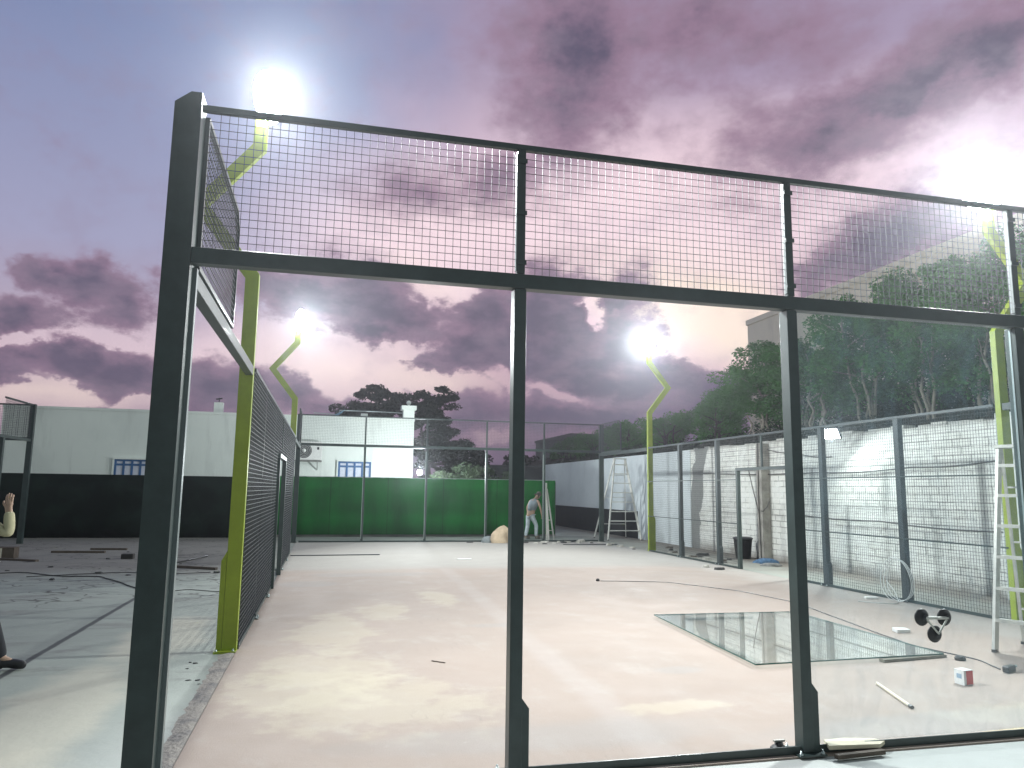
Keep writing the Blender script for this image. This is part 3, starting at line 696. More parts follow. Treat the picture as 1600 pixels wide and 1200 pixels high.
# small lamp on the corner of the building
def bulkhead(name, loc, d, label, power, size, emis, spread=160):
    root = thing(name, loc, label, 'lamp')
    d = Vector(d).normalized(); x = d.cross(Vector((0,0,1))).normalized(); y = x.cross(d)
    ax = Matrix((x, y, d)).transposed()
    h = MB().obox(Vector(loc) - d*0.03, size*1.15, size*0.9, 0.06, ax).build('housing', BLACKP, root)
    MB().obox(Vector(loc)+d*0.004, size, size*0.75, 0.006, ax).build('lens', mat('lamp_glow_'+name, (1,1,1), .5, emis=((0.9,0.97,1.0), emis)), h)
    MB().bar(Vector(loc)-d*0.05, Vector(loc)-d*0.05+Vector((0,0,-0.22)), 0.03, 0.03).build('bracket', BLACKP, root)
    la = bpy.data.lights.new('flood', 'AREA'); la.shape = 'RECTANGLE'; la.size = size*.95; la.size_y = size*.7; la.energy = power; la.color = (0.9,1.0,0.97)
    lo = bpy.data.objects.new('lamp', la); COL.objects.link(lo); lo.parent = root
    lo.matrix_local = Matrix.Translation(d*0.012) @ Matrix((x, -y, -d)).transposed().to_4x4()
    return root
wl_ = thing('wall_lamp', (4.14, 23.05, 2.3), 'tiny bright white bulb above the green turf at the white building corner', 'lamp')
MB().lathe((4.14, 23.05, 2.19), [(0,0),(.05,.02),(.085,.07),(.09,.12),(.07,.17),(0,.20)], 16).build('bulb', mat('bulb_glow', (1,1,1), .5, emis=((0.92,0.97,1.0), 60.0)), wl_)
MB().box(4.10, 4.18, 23.01, 23.09, 1.99, 2.19).build('bracket', BLACKP, wl_)
pl = bpy.data.lights.new('bulb_light', 'POINT'); pl.energy = 800; pl.color = (0.90, 0.98, 1.0); pl.shadow_soft_size = 0.12
plo = bpy.data.objects.new('bulb_light', pl); COL.objects.link(plo); plo.parent = wl_; plo.location = (0, 0.16, 0.12)
# floodlight on top of the boundary wall
bulkhead('wall_floodlight', (11.60, 9.80, 3.02), (-0.62, -0.40, -0.68), 'small white floodlight glaring on top of the white brick wall above the mesh', 110, 0.34, 130)

# ------------------------------------------------------------------ boundary wall
k = pos_mat('white_brick', 0.9, 0.15)
cb = k.N('ShaderNodeCombineXYZ'); k.L(k.y, cb.inputs[0]); k.L(k.mth('MULTIPLY_ADD', k.noise(0.6, 3), 0.03, k.z), cb.inputs[1])
br = k.N('ShaderNodeTexBrick'); k.L(cb.outputs[0], br.inputs['Vector']); br.inputs['Scale'].default_value = 1.0
br.inputs['Brick Width'].default_value = 0.40; br.inputs['Row Height'].default_value = 0.145; br.inputs['Mortar Size'].default_value = 0.014; br.inputs['Mortar Smooth'].default_value = 0.35
br.inputs['Color1'].default_value = (0.76, 0.76, 0.70, 1); br.inputs['Color2'].default_value = (0.66, 0.66, 0.60, 1); br.inputs['Mortar'].default_value = (0.20, 0.19, 0.175, 1)
br.inputs['Bias'].default_value = -0.2
wash = k.ramp(k.noise(1.3, 6, 0.7), 0.40, 0.62)
c = k.mix(k.mth('MULTIPLY_ADD', wash, 0.60, 0.28), br.outputs[0], (0.80, 0.81, 0.77))
c = k.mix(k.mth('MULTIPLY', k.ramp(k.noise(2.2, 7, 0.7, (1, 2.2, 0.35)), 0.55, 0.74), 0.45), c, (0.27, 0.25, 0.22))
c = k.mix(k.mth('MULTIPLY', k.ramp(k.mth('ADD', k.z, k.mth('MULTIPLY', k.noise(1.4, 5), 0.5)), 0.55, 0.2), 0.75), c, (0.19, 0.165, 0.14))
c = k.mix(k.mth('MULTIPLY', k.ramp(k.mth('SUBTRACT', k.z, k.mth('MULTIPLY', k.noise(2.4, 5), 0.25)), 2.78, 2.92), 0.5), c, (0.24, 0.23, 0.20))
# bare unpainted grey stripe where the whitewash stops
py = k.mth('ABSOLUTE', k.mth('SUBTRACT', k.mth('ADD', k.y, k.mth('MULTIPLY', k.z, 0.18)), k.mth('MULTIPLY_ADD', k.noise(1.1, 5, 0.6), 1.0, 16.85)))
c = k.mix(k.mth('MULTIPLY', k.ramp(py, 0.46, 0.40), 0.9), c, (0.20, 0.205, 0.20))
k.L(c, k.b.inputs['Base Color'])
nb = k.bump(br.outputs['Fac'], 0.5, 0.012); 
b1 = k.N('ShaderNodeBump'); b1.invert = True; b1.inputs['Strength'].default_value = 0.5; b1.inputs['Distance'].default_value = 0.015; k.L(br.outputs['Fac'], b1.inputs['Height'])
k.bump(k.noise(14, 6, 0.7), 0.6, 0.03, b1.outputs[0])
BRK = k.m
k = pos_mat('smooth_plaster', 0.85, 0.2)
c = k.mix(k.ramp(k.noise(0.7, 6, 0.6), 0.35, 0.7), (0.66, 0.71, 0.72), (0.58, 0.63, 0.64))
c = k.mix(k.mth('MULTIPLY', k.ramp(k.noise(1.5, 7, 0.7, (1, 1, 0.5)), 0.58, 0.72), 0.35), c, (0.24, 0.25, 0.25)); k.L(c, k.b.inputs['Base Color']); k.bump(k.noise(20, 4), 0.3, 0.008)
PLS = k.m
BASE_DARK = mat('dark_base', (0.014, 0.016, 0.018), 0.9, 0, 0.4, 2)  # near-black strip along the foot of the far plaster wall
bw = thing('boundary_wall', (12.3, 18, 0), 'long boundary wall on the right, whitewashed rough brick nearer and smooth plaster farther off', 'wall')
MB().box(12.1, 12.45, 5.95, 17.4, -0.03, 3.03).build('brick_section', BRK, bw)
MB().box(12.08, 12.45, 17.403, 34.0, -0.03, 3.04).build('plaster_section', PLS, bw)
MB().box(12.02, 12.077, 21.6, 34.0, -0.03, 0.98).build('base_band', BASE_DARK, bw)
MB().box(11.99, 12.45, 5.0, 5.947, -0.03, 3.12).build('end_pier', WR, bw)
MB().box(12.0, 12.45, -6.0, 4.997, -0.03, 3.05).build('white_section', WR, bw)
rnd = random.Random(8); mb = MB(); y = 5.96
while y < 17.3:
    L_ = rnd.uniform(.3, .5)
    if rnd.random() < .8: mb.box(12.1+rnd.uniform(.01,.05), 12.42, y, y+L_-.02, 3.028, 3.03+rnd.uniform(.02,.075))
    y += L_
mb.build('coping', BRK, bw)
mb = MB().box(11.86, 12.097, 13.0, 13.24, -0.03, 3.0); mb.build('pilaster', mat('pilaster_grey', (0.42,0.40,0.36), .9, 0, .5, 3, .4, 20), bw)
# conduit lines and drooping cables on the wall
cb1 = MB()
for pts in ([(12.06,5.96,2.32),(12.06,8,2.25),(12.06,11,2.20),(12.06,16.5,2.28)], [(12.06,5.96,1.1),(12.06,9,1.16),(12.06,11.8,1.2)],
            [(11.84,13.12,3.0),(11.84,13.14,1.4),(11.84,13.1,0.0)], [(12.06,13.3,2.9),(12.06,11.6,2.66),(12.06,10.4,2.55)],
            [(12.0,12.9,1.5),(11.9,12.95,1.3),(11.85,13.05,1.25)], [(11.9,13.7,2.4),(11.86,13.3,1.5),(11.86,13.15,1.2)]):
    P = []
    for i in range(len(pts)-1):
        for t in range(6):
            s_ = t/6; a, b = Vector(pts[i]), Vector(pts[i+1]); p = a.lerp(b, s_); p.z -= 0.04*math.sin(math.pi*s_); P.append(p)
    P.append(Vector(pts[-1])); cb1.tube(P, 0.014, 6)
cb1.build('conduit', mat('conduit_grey', (0.12,0.115,0.11), 0.7), bw)
# small sign on the white wall behind the ladder
sg = thing('wall_sign', (11.98, 5.35, 1.6), 'small black sign mark on the white wall behind the aluminium ladder', 'sign')
MB().box(11.975, 11.988, 5.12, 5.36, 1.56, 1.67).build('plate', BLACKP, sg)
MB().box(11.968, 11.974, 5.16, 5.30, 1.60, 1.63).build('lettering', WHITE, sg)

# ------------------------------------------------------------------ bank behind the wall
k = pos_mat('bank_soil', 0.95, 0.1)
c = k.mix(k.ramp(k.noise(2, 6, 0.7), 0.35, 0.65), (0.055, 0.05, 0.04), (0.028, 0.03, 0.022)); k.L(c, k.b.inputs['Base Color']); k.bump(k.noise(8, 6), 1.0, 0.1)
mb = MB(); rnd = random.Random(11); vs = []; fs = []; ny = 60
for i in range(ny):
    y = -6 + i*1.5
    for j, (x, z) in enumerate(((12.46, 2.7), (13.2, 3.1), (14.2, 3.5), (16, 3.8), (20, 3.8), (40, 3.0))):
        vs.append((x, y, z + (rnd.uniform(-.15, .15) if j else 0)))
for i in range(ny-1):
    for j in range(5): a = i*6+j; fs.append((a, a+6, a+7, a+1))
struct(mb.add(vs, fs, True), 'hill', k.m)

# ------------------------------------------------------------------ beige block behind the trees
k = pos_mat('beige_render', 0.9, 0.2)
c = k.mix(k.ramp(k.noise(0.25, 6, 0.6), 0.35, 0.7), (0.78, 0.71, 0.58), (0.70, 0.64, 0.53))
c = k.mix(k.mth('MULTIPLY', k.ramp(k.noise(0.5, 6, 0.7, (1, 1, 0.2)), 0.55, 0.72), 0.3), c, (0.30, 0.29, 0.26)); k.L(c, k.b.inputs['Base Color']); k.bump(k.noise(6, 5), 0.2, 0.02)
bb = thing('beige_building', (31, 23, 0), 'tall plain beige building rising behind the trees on the right', 'building')
MB().box(24.0, 38.0, 10.0, 33.3, -0.03, 11.25).build('wall', k.m, bb)
MB().box(23.93, 38.07, 9.93, 33.37, 11.253, 11.55).build('parapet', k.m, bb)
for y in (15, 20, 25):
    w_ = MB().box(23.97, 23.997, y, y+1.4, 7.6, 8.9).build('window', mat('dark_pane', (0.03,0.035,0.04), 0.2), bb)
    MB().box(23.93, 24.0, y-0.08, y+1.48, 7.52, 7.597).build('sill', k.m, w_)
fb = thing('far_building', (24, 62, 0), 'distant grey-green block low on the skyline left of the lime pole', 'building')
FBM = mat('far_render', (0.07, 0.085, 0.08), 0.9, 0, 0.2, 0.3)
MB().box(22.2, 33.0, 60, 72, -0.03, 6.6).build('wall', FBM, fb)
MB().box(22.1, 33.1, 59.9, 72.1, 6.603, 6.85).build('roof_slab', FBM, fb)
for i in range(3):
    MB().box(23.4+i*3, 24.8+i*3, 59.96, 59.995, 3.6, 5.2).build('window', mat('dark_pane', (0.03,0.035,0.04), 0.2), fb)
fs2 = thing('shed', (14, 36.5, 0), 'low dark shed past the end of the plastered wall', 'shed')
MB().box(9.6, 14.5, 36.0, 40, -0.03, 2.9).build('wall', mat('shed_grey', (0.10, 0.11, 0.12), 0.9, 0, 0.3, 1), fs2)
MB().box(9.4, 14.7, 35.8, 40.2, 2.903, 3.05).build('roof', mat('shed_roof', (0.06, 0.065, 0.07), 0.8), fs2)
MB().box(11.0, 12.0, 35.97, 35.997, 1.2, 2.2).build('window', mat('dark_pane', (0.03,0.035,0.04), 0.2), fs2)

# ------------------------------------------------------------------ trees
def leaf_mat(name, a, b):
    k = pos_mat(name, 0.7, 0.2)
    c = k.mix(k.ramp(k.noise(1.3, 5, 0.6), 0.35, 0.65), a, b); k.L(c, k.b.inputs['Base Color'])
    tr = k.N('ShaderNodeBsdfTranslucent'); k.L(c, tr.inputs[0])
    mx = k.N('ShaderNodeMixShader'); mx.inputs[0].default_value = 0.25
    out = k.m.node_tree.nodes['Material Output']
    k.L(k.b.outputs[0], mx.inputs[1]); k.L(tr.outputs[0], mx.inputs[2]); k.L(mx.outputs[0], out.inputs[0])
    return k.m
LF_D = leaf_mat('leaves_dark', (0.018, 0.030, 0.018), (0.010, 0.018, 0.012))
LF_M = leaf_mat('leaves_mid', (0.060, 0.180, 0.042), (0.040, 0.125, 0.032))
LF_P = leaf_mat('leaves_pale', (0.085, 0.12, 0.07), (0.05, 0.08, 0.045))
BARK = mat('pale_bark', (0.26, 0.235, 0.19), 0.9, 0, 0.4, 8, 0.5, 40)
BARKD = mat('dark_bark', (0.04, 0.035, 0.03), 0.9, 0, 0.4, 6, 0.5, 30)
def leaves(mb, rnd, c, rad, n, size, flat=1.0, droop=0.0):
    vs = []; fs = []
    for _ in range(n):
        while True:
            p = Vector((rnd.uniform(-1,1), rnd.uniform(-1,1), rnd.uniform(-1,1)))
            if p.length_squared <= 1: break
        p = Vector(c) + Vector((p.x*rad, p.y*rad, p.z*rad*flat - droop*abs(p.x)))
        a = Vector((rnd.gauss(0,1), rnd.gauss(0,1), rnd.gauss(0,.7))).normalized()
        b = a.cross(Vector((rnd.gauss(0,1), rnd.gauss(0,1), rnd.gauss(0,1)))).normalized()
        l = size*rnd.uniform(.6, 1.3); w = l*0.42
        i = len(vs)
        vs += [p - a*l*.5, p + b*w*.5, p + a*l*.5, p - b*w*.5]; fs.append((i, i+1, i+2, i+3))
    mb.add(vs, fs)
def branch(mb, rnd, a, b, r0, r1, wob=0.06, n=5):
    P = []; rr = []
    L_ = (Vector(b)-Vector(a)).length
    for i in range(n+1):
        t = i/n; p = Vector(a).lerp(Vector(b), t)
        if 0 < i < n: p += Vector((rnd.uniform(-1,1), rnd.uniform(-1,1), rnd.uniform(-.5,.5)))*wob*L_
        P.append(p); rr.append(r0+(r1-r0)*t)
    mb.tube(P, rr, 7); return P
def slim_tree(seed, label, h=4.0, stems=3, crown=1.5, lf=LF_M, clumps=60, per=200, size=0.12, low=0.14, bark=BARK, name='tree'):
    rnd = random.Random(seed)
    root = thing(name, (0,0,0), label, 'tree', None)
    tr = MB(); tips = []
    for s_ in range(stems):
        a = rnd.uniform(0, 6.28); r_ = rnd.uniform(0.05, .25)
        top = Vector((math.cos(a)*crown*rnd.uniform(.1,.5), math.sin(a)*crown*rnd.uniform(.1,.5), h*rnd.uniform(.7,.92)))
        P = branch(tr, rnd, (math.cos(a)*r_, math.sin(a)*r_, -0.3), top, 0.05*h/4, 0.015, 0.03, 7)
        tips.append(top)
        for q in range(4):
            p = P[3+q//1 if 3+q < len(P) else -1]; b = rnd.uniform(0, 6.28)
            e = p + Vector((math.cos(b)*crown*.7, math.sin(b)*crown*.7, rnd.uniform(.2,.8)))
            branch(tr, rnd, p, e, 0.022, 0.008, 0.06, 4); tips.append(e)
    tr.build('trunk', bark, root)
    cr_ = MB()
    for i in range(clumps):
        if i < len(tips): c = tips[i]
        else:
            t = rnd.random()**0.8; z = h*(low + (1-low)*t)
            rr = crown*math.sqrt(max(0.05, 1-((t-.4)/.68)**2))*math.sqrt(rnd.random())*1.02
            a = rnd.uniform(0, 6.28); c = Vector((math.cos(a)*rr, math.sin(a)*rr, z))
        rr = rnd.uniform(.25, .55)*crown/1.5
        leaves(cr_, rnd, c, rr, int(per*rnd.uniform(.6,1.3)), size, 0.75, 0.1)
    cr_.build('crown', lf, root)
    return root
p1 = slim_tree(21, 'x', 4.0, 3, 1.45)
p2 = slim_tree(22, 'x', 4.0, 2, 1.4, low=.25)
p3 = slim_tree(23, 'x', 4.0, 4, 1.6, clumps=64)
rowg = 'leafy trees in a row above the boundary wall'
specs = [(15.0,18.3,3.5,2.9),(14.7,17.0,3.5,3.4),(15.4,15.9,3.6,2.7),(14.7,14.6,3.6,3.0),(15.4,13.4,3.6,3.6),(14.7,12.3,3.6,3.8),(15.5,11.3,3.6,4.1),(14.7,10.3,3.6,3.9),(15.4,9.3,3.6,3.9),(14.7,8.2,3.6,3.8),(15.5,7.1,3.6,4.2),(14.7,5.8,3.6,4.0),(15.4,4.4,3.6,4.3)]
protos = [p1, p2, p3]; used = [False]*3; rnd = random.Random(77)
ORD = ['first','second','third','fourth','fifth','sixth','seventh','eighth','ninth','tenth','eleventh','twelfth','thirteenth']
for i, (x, y, z, h) in enumerate(specs):
    j = i % 3; lab = f'{ORD[i]} leafy pale-stemmed tree above the boundary wall, counting from the beige building\'s far corner towards the viewer'
    lab = f'leafy tree with pale stems above the brick wall, {ORD[i]} from far end'
    sc = h/4.45; scl = (0.95, 0.95, sc); rz = rnd.uniform(0, 6.28)
    if not used[j]:
        o = protos[j]; o.location = (x, y, z); o.rotation_euler = (0,0,rz); o.scale = scl; o['label'] = lab; used[j] = True
    else: o = copy_thing(protos[j], (x, y, z), lab, rz, scl)
    o['group'] = rowg
# lower bushes beyond the row
bproto = slim_tree(31, 'rounded green shrub above the far plastered wall, first beyond the tall row', 2.0, 4, 1.2, LF_M, 40, 190, 0.12, 0.05, BARKD, 'shrub')
bproto['category'] = 'shrub'; bproto['group'] = 'shrubs above the plastered wall'
first = True
for i, (x, y, z, s_) in enumerate(((14.7,20.4,3.3,1.0),(15.4,22.3,3.2,.95),(14.6,24.2,3.0,.95),(15.2,26.2,3.0,.9),(14.6,28.4,2.9,1.0),(15.4,30.8,2.9,.95),(14.7,33.2,2.9,.95),(16.2,36.2,2.9,1.1),(14.9,39,2.8,1.0))):
    lab = f'rounded dark green shrub above the plastered wall, {ORD[i]} past the tall tree row'
    if first: bproto.location = (x,y,z); bproto.scale = (s_,)*3; bproto['label'] = lab; first = False
    else: copy_thing(bproto, (x,y,z), lab, rnd.uniform(0,6.28), (s_,)*3)
# dark undergrowth on the bank: nobody could count it
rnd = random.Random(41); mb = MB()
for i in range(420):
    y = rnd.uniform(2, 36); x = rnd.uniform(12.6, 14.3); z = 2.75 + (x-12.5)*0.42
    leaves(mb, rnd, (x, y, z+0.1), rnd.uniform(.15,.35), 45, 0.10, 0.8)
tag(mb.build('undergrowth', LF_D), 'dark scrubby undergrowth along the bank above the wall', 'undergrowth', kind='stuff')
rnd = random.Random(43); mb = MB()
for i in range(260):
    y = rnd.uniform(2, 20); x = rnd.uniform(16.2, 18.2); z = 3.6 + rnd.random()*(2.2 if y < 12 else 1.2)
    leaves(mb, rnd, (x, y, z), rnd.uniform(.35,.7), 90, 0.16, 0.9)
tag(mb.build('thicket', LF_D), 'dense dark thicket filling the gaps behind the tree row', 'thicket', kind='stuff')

# dark trees behind the white building
def crown_tree(seed, label, loc, h, crowns, bark, lf, size=0.2, per=170, cat='tree', name='tree'):
    rnd = random.Random(seed); root = thing(name, loc, label, cat)
    L0 = Vector(loc); tr = MB(); cr_ = MB()
    branch(tr, rnd, L0+Vector((0,0,-.1)), L0+Vector((0,0,h*.62)), .22, .12, .02, 6)
    for (dx, dy, dz, rx, rz, n) in crowns:
        c = L0+Vector((dx,dy,dz))
        branch(tr, rnd, L0+Vector((0,0,h*.45)), c, .1, .03, .06, 5)
        for i in range(n):
            a = rnd.uniform(0, 6.28); q = math.sqrt(rnd.random()); zz = rnd.uniform(-1,1)
            w_ = math.sqrt(max(0, 1-zz*zz))
            leaves(cr_, rnd, c+Vector((math.cos(a)*rx*q*w_, math.sin(a)*rx*q*w_*.8, zz*rz)), rnd.uniform(.25,.5), int(per*rnd.uniform(.5,1.2)), size, .5)
    tr.build('trunk', bark, root); cr_.build('crown', lf, root); return root
crown_tree(51, 'dark spreading tree with feathery tiers above the roof of the white building', (2.6, 36, 0), 6.6, [(-.9,0,5.2,1.1,.25,12),(-.2,0,5.8,1.5,.35,18),(.8,0,6.2,1.2,.5,18),(.4,0,6.75,.8,.3,9),(1.2,0,5.5,1.3,.7,20),(-.6,0,4.7,1.4,.5,14),(1.7,0,6.2,.6,.5,8)], BARKD, LF_D, .2)
crown_tree(52, 'dense rounded dark tree behind the chimney corner of the white building', (6.0, 35, 0), 6.6, [(-.6,0,5.9,1.1,.8,24),(.6,0,6.1,.9,.9,24),(0,0,4.6,1.4,1.4,46),(.6,0,3.2,1.5,1.4,40),(1.9,0,3.0,1.2,1.2,34),(2.8,0,2.3,.8,1.2,22)], BARKD, LF_D, .2)
crown_tree(53, 'pale bushy shrub lit from below just behind the green turf', (5.9, 24.4, 0), 2.4, [(0,0,2.2,.7,.45,16),(.9,0,2.05,.8,.4,14),(1.9,0,1.95,.8,.35,12),(-.8,0,2.0,.5,.4,9)], BARKD, LF_P, .13, 110, 'shrub', 'shrub')
for i, (x, y, h_, w_) in enumerate(((13.4,44,3.9,1.9),(17.0,46,4.7,2.0),(20.5,47,4.6,2.0),(24.5,48,5.0,2.2),(11.0,46,3.0,1.6))):
    crown_tree(60+i, f'small dark skyline tree past the boundary wall, {ORD[i]} of the distant clump', (x,y,0), h_, [(0,0,h_-1.0,w_,1.0,34),(-.8,0,h_-1.6,w_,.9,22),(.9,0,h_-1.8,w_,1.0,22)], BARKD, LF_D, .26, 120)['group'] = 'distant skyline trees'
# ------------------------------------------------------------------ neighbouring court frame
nf = thing('court_fence', (-7.6, 20, 0), 'dark corner frame of the neighbouring court in front of the pale building at far left', 'fence')
for x, y in ((-7.6, 20.0), (-9.6, 20.0), (-7.6, 18.0)):
    MB().box(x-.07, x+.07, y-.06, y+.06, -0.03, 4.0 if y > 19 else 2.9).build('post', STEEL, nf)
MB().box(-13.6, -7.67, 19.96, 20.04, 2.93, 3.03).build('beam', STEEL, nf)
MB().box(-7.64, -7.56, 12.0, 19.94, 2.903, 2.98).build('beam', STEEL, nf)
MB().box(-13.6, -7.67, 19.98, 20.02, 3.96, 4.0).build('top_rail', STEEL, nf)
MB().box(-7.62, -7.58, 18.0, 19.94, 3.96, 4.0).build('top_rail', STEEL, nf)
welded(MB(), (-13.6, 20, 0), (1,0,0), [(0.0,3.03),(5.93,3.03),(5.93,3.96),(0.0,3.96)], 0.05, 0.005).build('mesh_panel', WIRE, nf)
welded(MB(), (-7.6, 0, 0), (0,1,0), [(18.0,2.98),(19.94,2.98),(19.94,3.96),(18.0,3.96)], 0.05, 0.005).build('mesh_panel', WIRE, nf)

# ------------------------------------------------------------------ glass sheet on the floor
fg = thing('glass_sheet', (6.2, 3.65, 0), 'large loose glass sheet lying flat on the court floor, mirroring the wall posts', 'glass sheet')
A = [(4.99, 2.25), (7.27, 2.33), (7.36, 5.12), (5.25, 5.18)]
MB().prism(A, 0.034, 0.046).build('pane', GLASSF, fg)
for a, b in ((0, 1), (1, 2), (2, 3), (3, 0)):
    MB().bar((*A[a], 0.040), (*A[b], 0.040), 0.005, 0.0135).build('polished_edge', mat('glass_edge_green', (0.03, 0.10, 0.085), 0.25), fg)
def batten(a, b, w, h, label, m=WOOD, name='batten', z=0.001):
    d = MB().bar((a[0], a[1], z+h/2), (b[0], b[1], z+h/2), w, h)
    return tag(d.build(name, m, bevel=0.003, loc=(a[0], a[1], 0)), label, name.replace('_', ' '))
batten((6.45, 2.27), (7.30, 2.36), 0.07, 0.030, 'grey timber batten under the near right edge of the loose glass sheet', mat('grey_timber', (0.20,0.19,0.15), 0.8, 0, 0.3, 10))
batten((5.6, 4.95), (6.6, 4.95), 0.06, 0.030, 'timber batten under the far edge of the loose glass sheet', mat('grey_timber', (0.20,0.19,0.15), 0.8))
batten((5.12, 2.4), (5.2, 3.6), 0.05, 0.030, 'timber batten under the left edge of the loose glass sheet', mat('grey_timber', (0.20,0.19,0.15), 0.8))

# ------------------------------------------------------------------ suction lifter on the standing glass
sl = thing('suction_lifter', (5.075, 0.045, 0.79), 'three-cup black suction lifter stuck to the standing glass panel', 'suction lifter')
ay = Matrix(((1,0,0),(0,0,-1),(0,1,0)))     # z axis -> -Y
ay = Matrix((Vector((1,0,0)), Vector((0,0,1)), Vector((0,-1,0)))).transposed()
CUP = [(4.975, .845), (5.165, .84), (5.075, .728)]
for x, z in CUP:
    c_ = MB().lathe((x, 0.044, z), [(0.0,0.0),(0.058,0.0),(0.060,0.006),(0.052,0.014),(0.040,0.022),(0.036,0.030),(0.0,0.032)], 28, ay).build('cup', RUB, sl)
    MB().lathe((x, 0.012, z), [(0.018,0.0),(0.018,0.012),(0.0,0.014)], 14, ay).build('lever', BLACKP, c_)
MB().tube([(4.975,0.005,.845),(5.165,0.005,.84)], 0.010, 8).build('handle', ALU, sl)
MB().tube([(4.985,0.005,.835),(5.075,0.0,.735)], 0.007, 8).tube([(5.155,0.005,.83),(5.075,0.0,.735)], 0.007, 8).build('bracket', ALU, sl)

# ------------------------------------------------------------------ ladders
def ladder(label, X0, X1, yf, yt, yb, h, taper, nr, m, top_over=0.04):
    root = thing('stepladder', ((X0+X1)/2, yf, 0), label, 'ladder')
    X0t, X1t = X0+taper, X1-taper
    for xa, xb in ((X0, X0t), (X1, X1t)):
        MB().bar((xa, yf, 0.01), (xb, yt, h), 0.036, 0.075, up=(1,0,0) if False else (0,0,1)).build('rail', m, root, bevel=0.003)
        MB().bar((xa, yb, 0.01), (xb, yt+0.06, h), 0.028, 0.05).build('rear_rail', m, root)
        MB().box(xa-.02, xa+.02, yf-.045, yf+.045, 0, 0.03).build('foot', RUB, root)
        MB().box(xa-.02, xa+.02, yb-.035, yb+.035, 0, 0.03).build('foot', RUB, root)
    for i in range(1, nr+1):
        t = i/(nr+0.6); z = h*t
        a = X0+(X0t-X0)*t; b = X1+(X1t-X1)*t; y = yf+(yt-yf)*t
        MB().box(a+0.012, b-0.012, y-0.045, y+0.035, z-0.018, z+0.018).build('rung', m, root)
    for t in (0.18, 0.52, 0.8):
        a = X0+(X0t-X0)*t; b = X1+(X1t-X1)*t; y = yb+(yt+.06-yb)*t
        MB().bar((a, y, h*t), (b, y, h*t), 0.03, 0.02).build('brace', m, root)
    MB().box(X0t-top_over, X1t+top_over, yt-0.06, yt+0.14, h, h+0.035).build('top_cap', m, root)
    return root
ld = ladder('aluminium stepladder standing in front of the lime pole at the right edge', -0.26, 0.26, 0.0, 0.36, 0.80, 2.26, 0.06, 6, ALU, 0.05)
ld.rotation_euler = (0, 0, R(-67)); ld.location = (8.19, 2.24, 0)
WL = mat('white_ladder', (0.60, 0.60, 0.56), 0.5, 0.1, 0.2, 9)
ladder('tall pale stepladder at the far right corner, before the plastered wall', 10.48, 11.72, 20.5, 20.9, 21.9, 2.85, 0.42, 8, WL)
fl = thing('folded_ladder', (8.25, 20.3, 0), 'narrow pale folded ladder propped against the far frame beside the walking worker', 'ladder')
for a, b in (((8.20, 20.32, 0.01), (8.12, 20.16, 1.95)), ((8.46, 20.32, 0.01), (8.14, 20.16, 1.75)), ((8.33, 20.52, 0.01), (8.13, 20.2, 1.8))):
    MB().bar(a, b, 0.05, 0.03).build('rail', WL, fl)
for z in (0.35, 0.7, 1.05): MB().bar((8.19, 20.29, z), (8.42-z*0.17, 20.29, z), 0.03, 0.025).build('rung', WL, fl)

# ------------------------------------------------------------------ small things on the floor
def lump(seed, c, rx, ry, h, name, m, label, cat, peak=0.0, n=22, rag=0.16, group=None, base=0.0):
    """crumpled heap: uneven outline, folds"""
    rnd = random.Random(seed); fz = [(rnd.uniform(1.5, 6), rnd.uniform(0, 6.28), rnd.uniform(1, 4)) for _ in range(6)]
    vs = []; fs = []; m_ = 9
    for j in range(m_+1):
        t = j/m_; ph = t*math.pi/2
        for i in range(n):
            a = 2*math.pi*i/n
            q = 1 + rag*sum(math.sin(f_[0]*a*1.0 + f_[1] + f_[2]*t) for f_ in fz[:3])*0.6 + rnd.uniform(-.5,.5)*rag*.5
            rr = math.cos(ph)**(0.8+peak) * q
            vs.append((c[0]+rr*rx*math.cos(a)+peak*t*rx*.25, c[1]+rr*ry*math.sin(a), base + h*math.sin(ph)*(1+rnd.uniform(-.04,.04))))
    for j in range(m_):
        for i in range(n): fs.append((j*n+i, j*n+(i+1)%n, (j+1)*n+(i+1)%n, (j+1)*n+i))
    o = MB().add(vs, fs, True).build(name, m, loc=(c[0], c[1], 0)); o.data.polygons[0].use_smooth = True
    return tag(o, label, cat, group)
SACK = mat('beige_sack', (0.56, 0.44, 0.31), 0.9, 0, 0.25, 6, 0.6, 25)
lump(1, (6.46, 19.62), .34, .24, .54, 'sack_heap', SACK, 'slumped beige sack heap on the floor at the foot of the far frame', 'sack', 0.7, rag=.34)
lump(2, (6.06, 19.7), .26, .16, .20, 'cement_bag', mat('grey_bag', (0.24,0.27,0.28), 0.8, 0, 0.3, 8), 'low grey bag lying left of the beige sack heap', 'bag')
lump(3, (11.5, 12.35), .30, .22, .12, 'blue_rag', mat('blue_cloth', (0.10,0.20,0.34), 0.9, 0, 0.5, 12), 'crumpled blue rag on the ground outside the steel doorway', 'rag', rag=.3, base=-.012)
lump(4, (11.25, 11.7), .20, .18, .07, 'grey_rag', mat('grey_cloth', (0.25,0.25,0.24), 0.9, 0, 0.4, 12), 'crumpled grey rag right of the blue rag by the doorway', 'rag', rag=.3, base=-.012)
bn = thing('bin', (11.62, 13.6, -0.012), 'black tapered bin against the white wall, seen through the steel doorway', 'bin')
MB().lathe((11.62, 13.6, -0.012), [(0.0,0.0),(0.19,0.0),(0.24,0.50),(0.255,0.50),(0.255,0.53),(0.235,0.53),(0.18,0.03),(0,0.03)], 22).build('bucket', BLACKP, bn)
MB().lathe((11.62, 13.6, 0.503), [(0.262,0.0),(0.262,0.025),(0.2,0.05),(0.0,0.06)], 22).build('lid', BLACKP, bn)

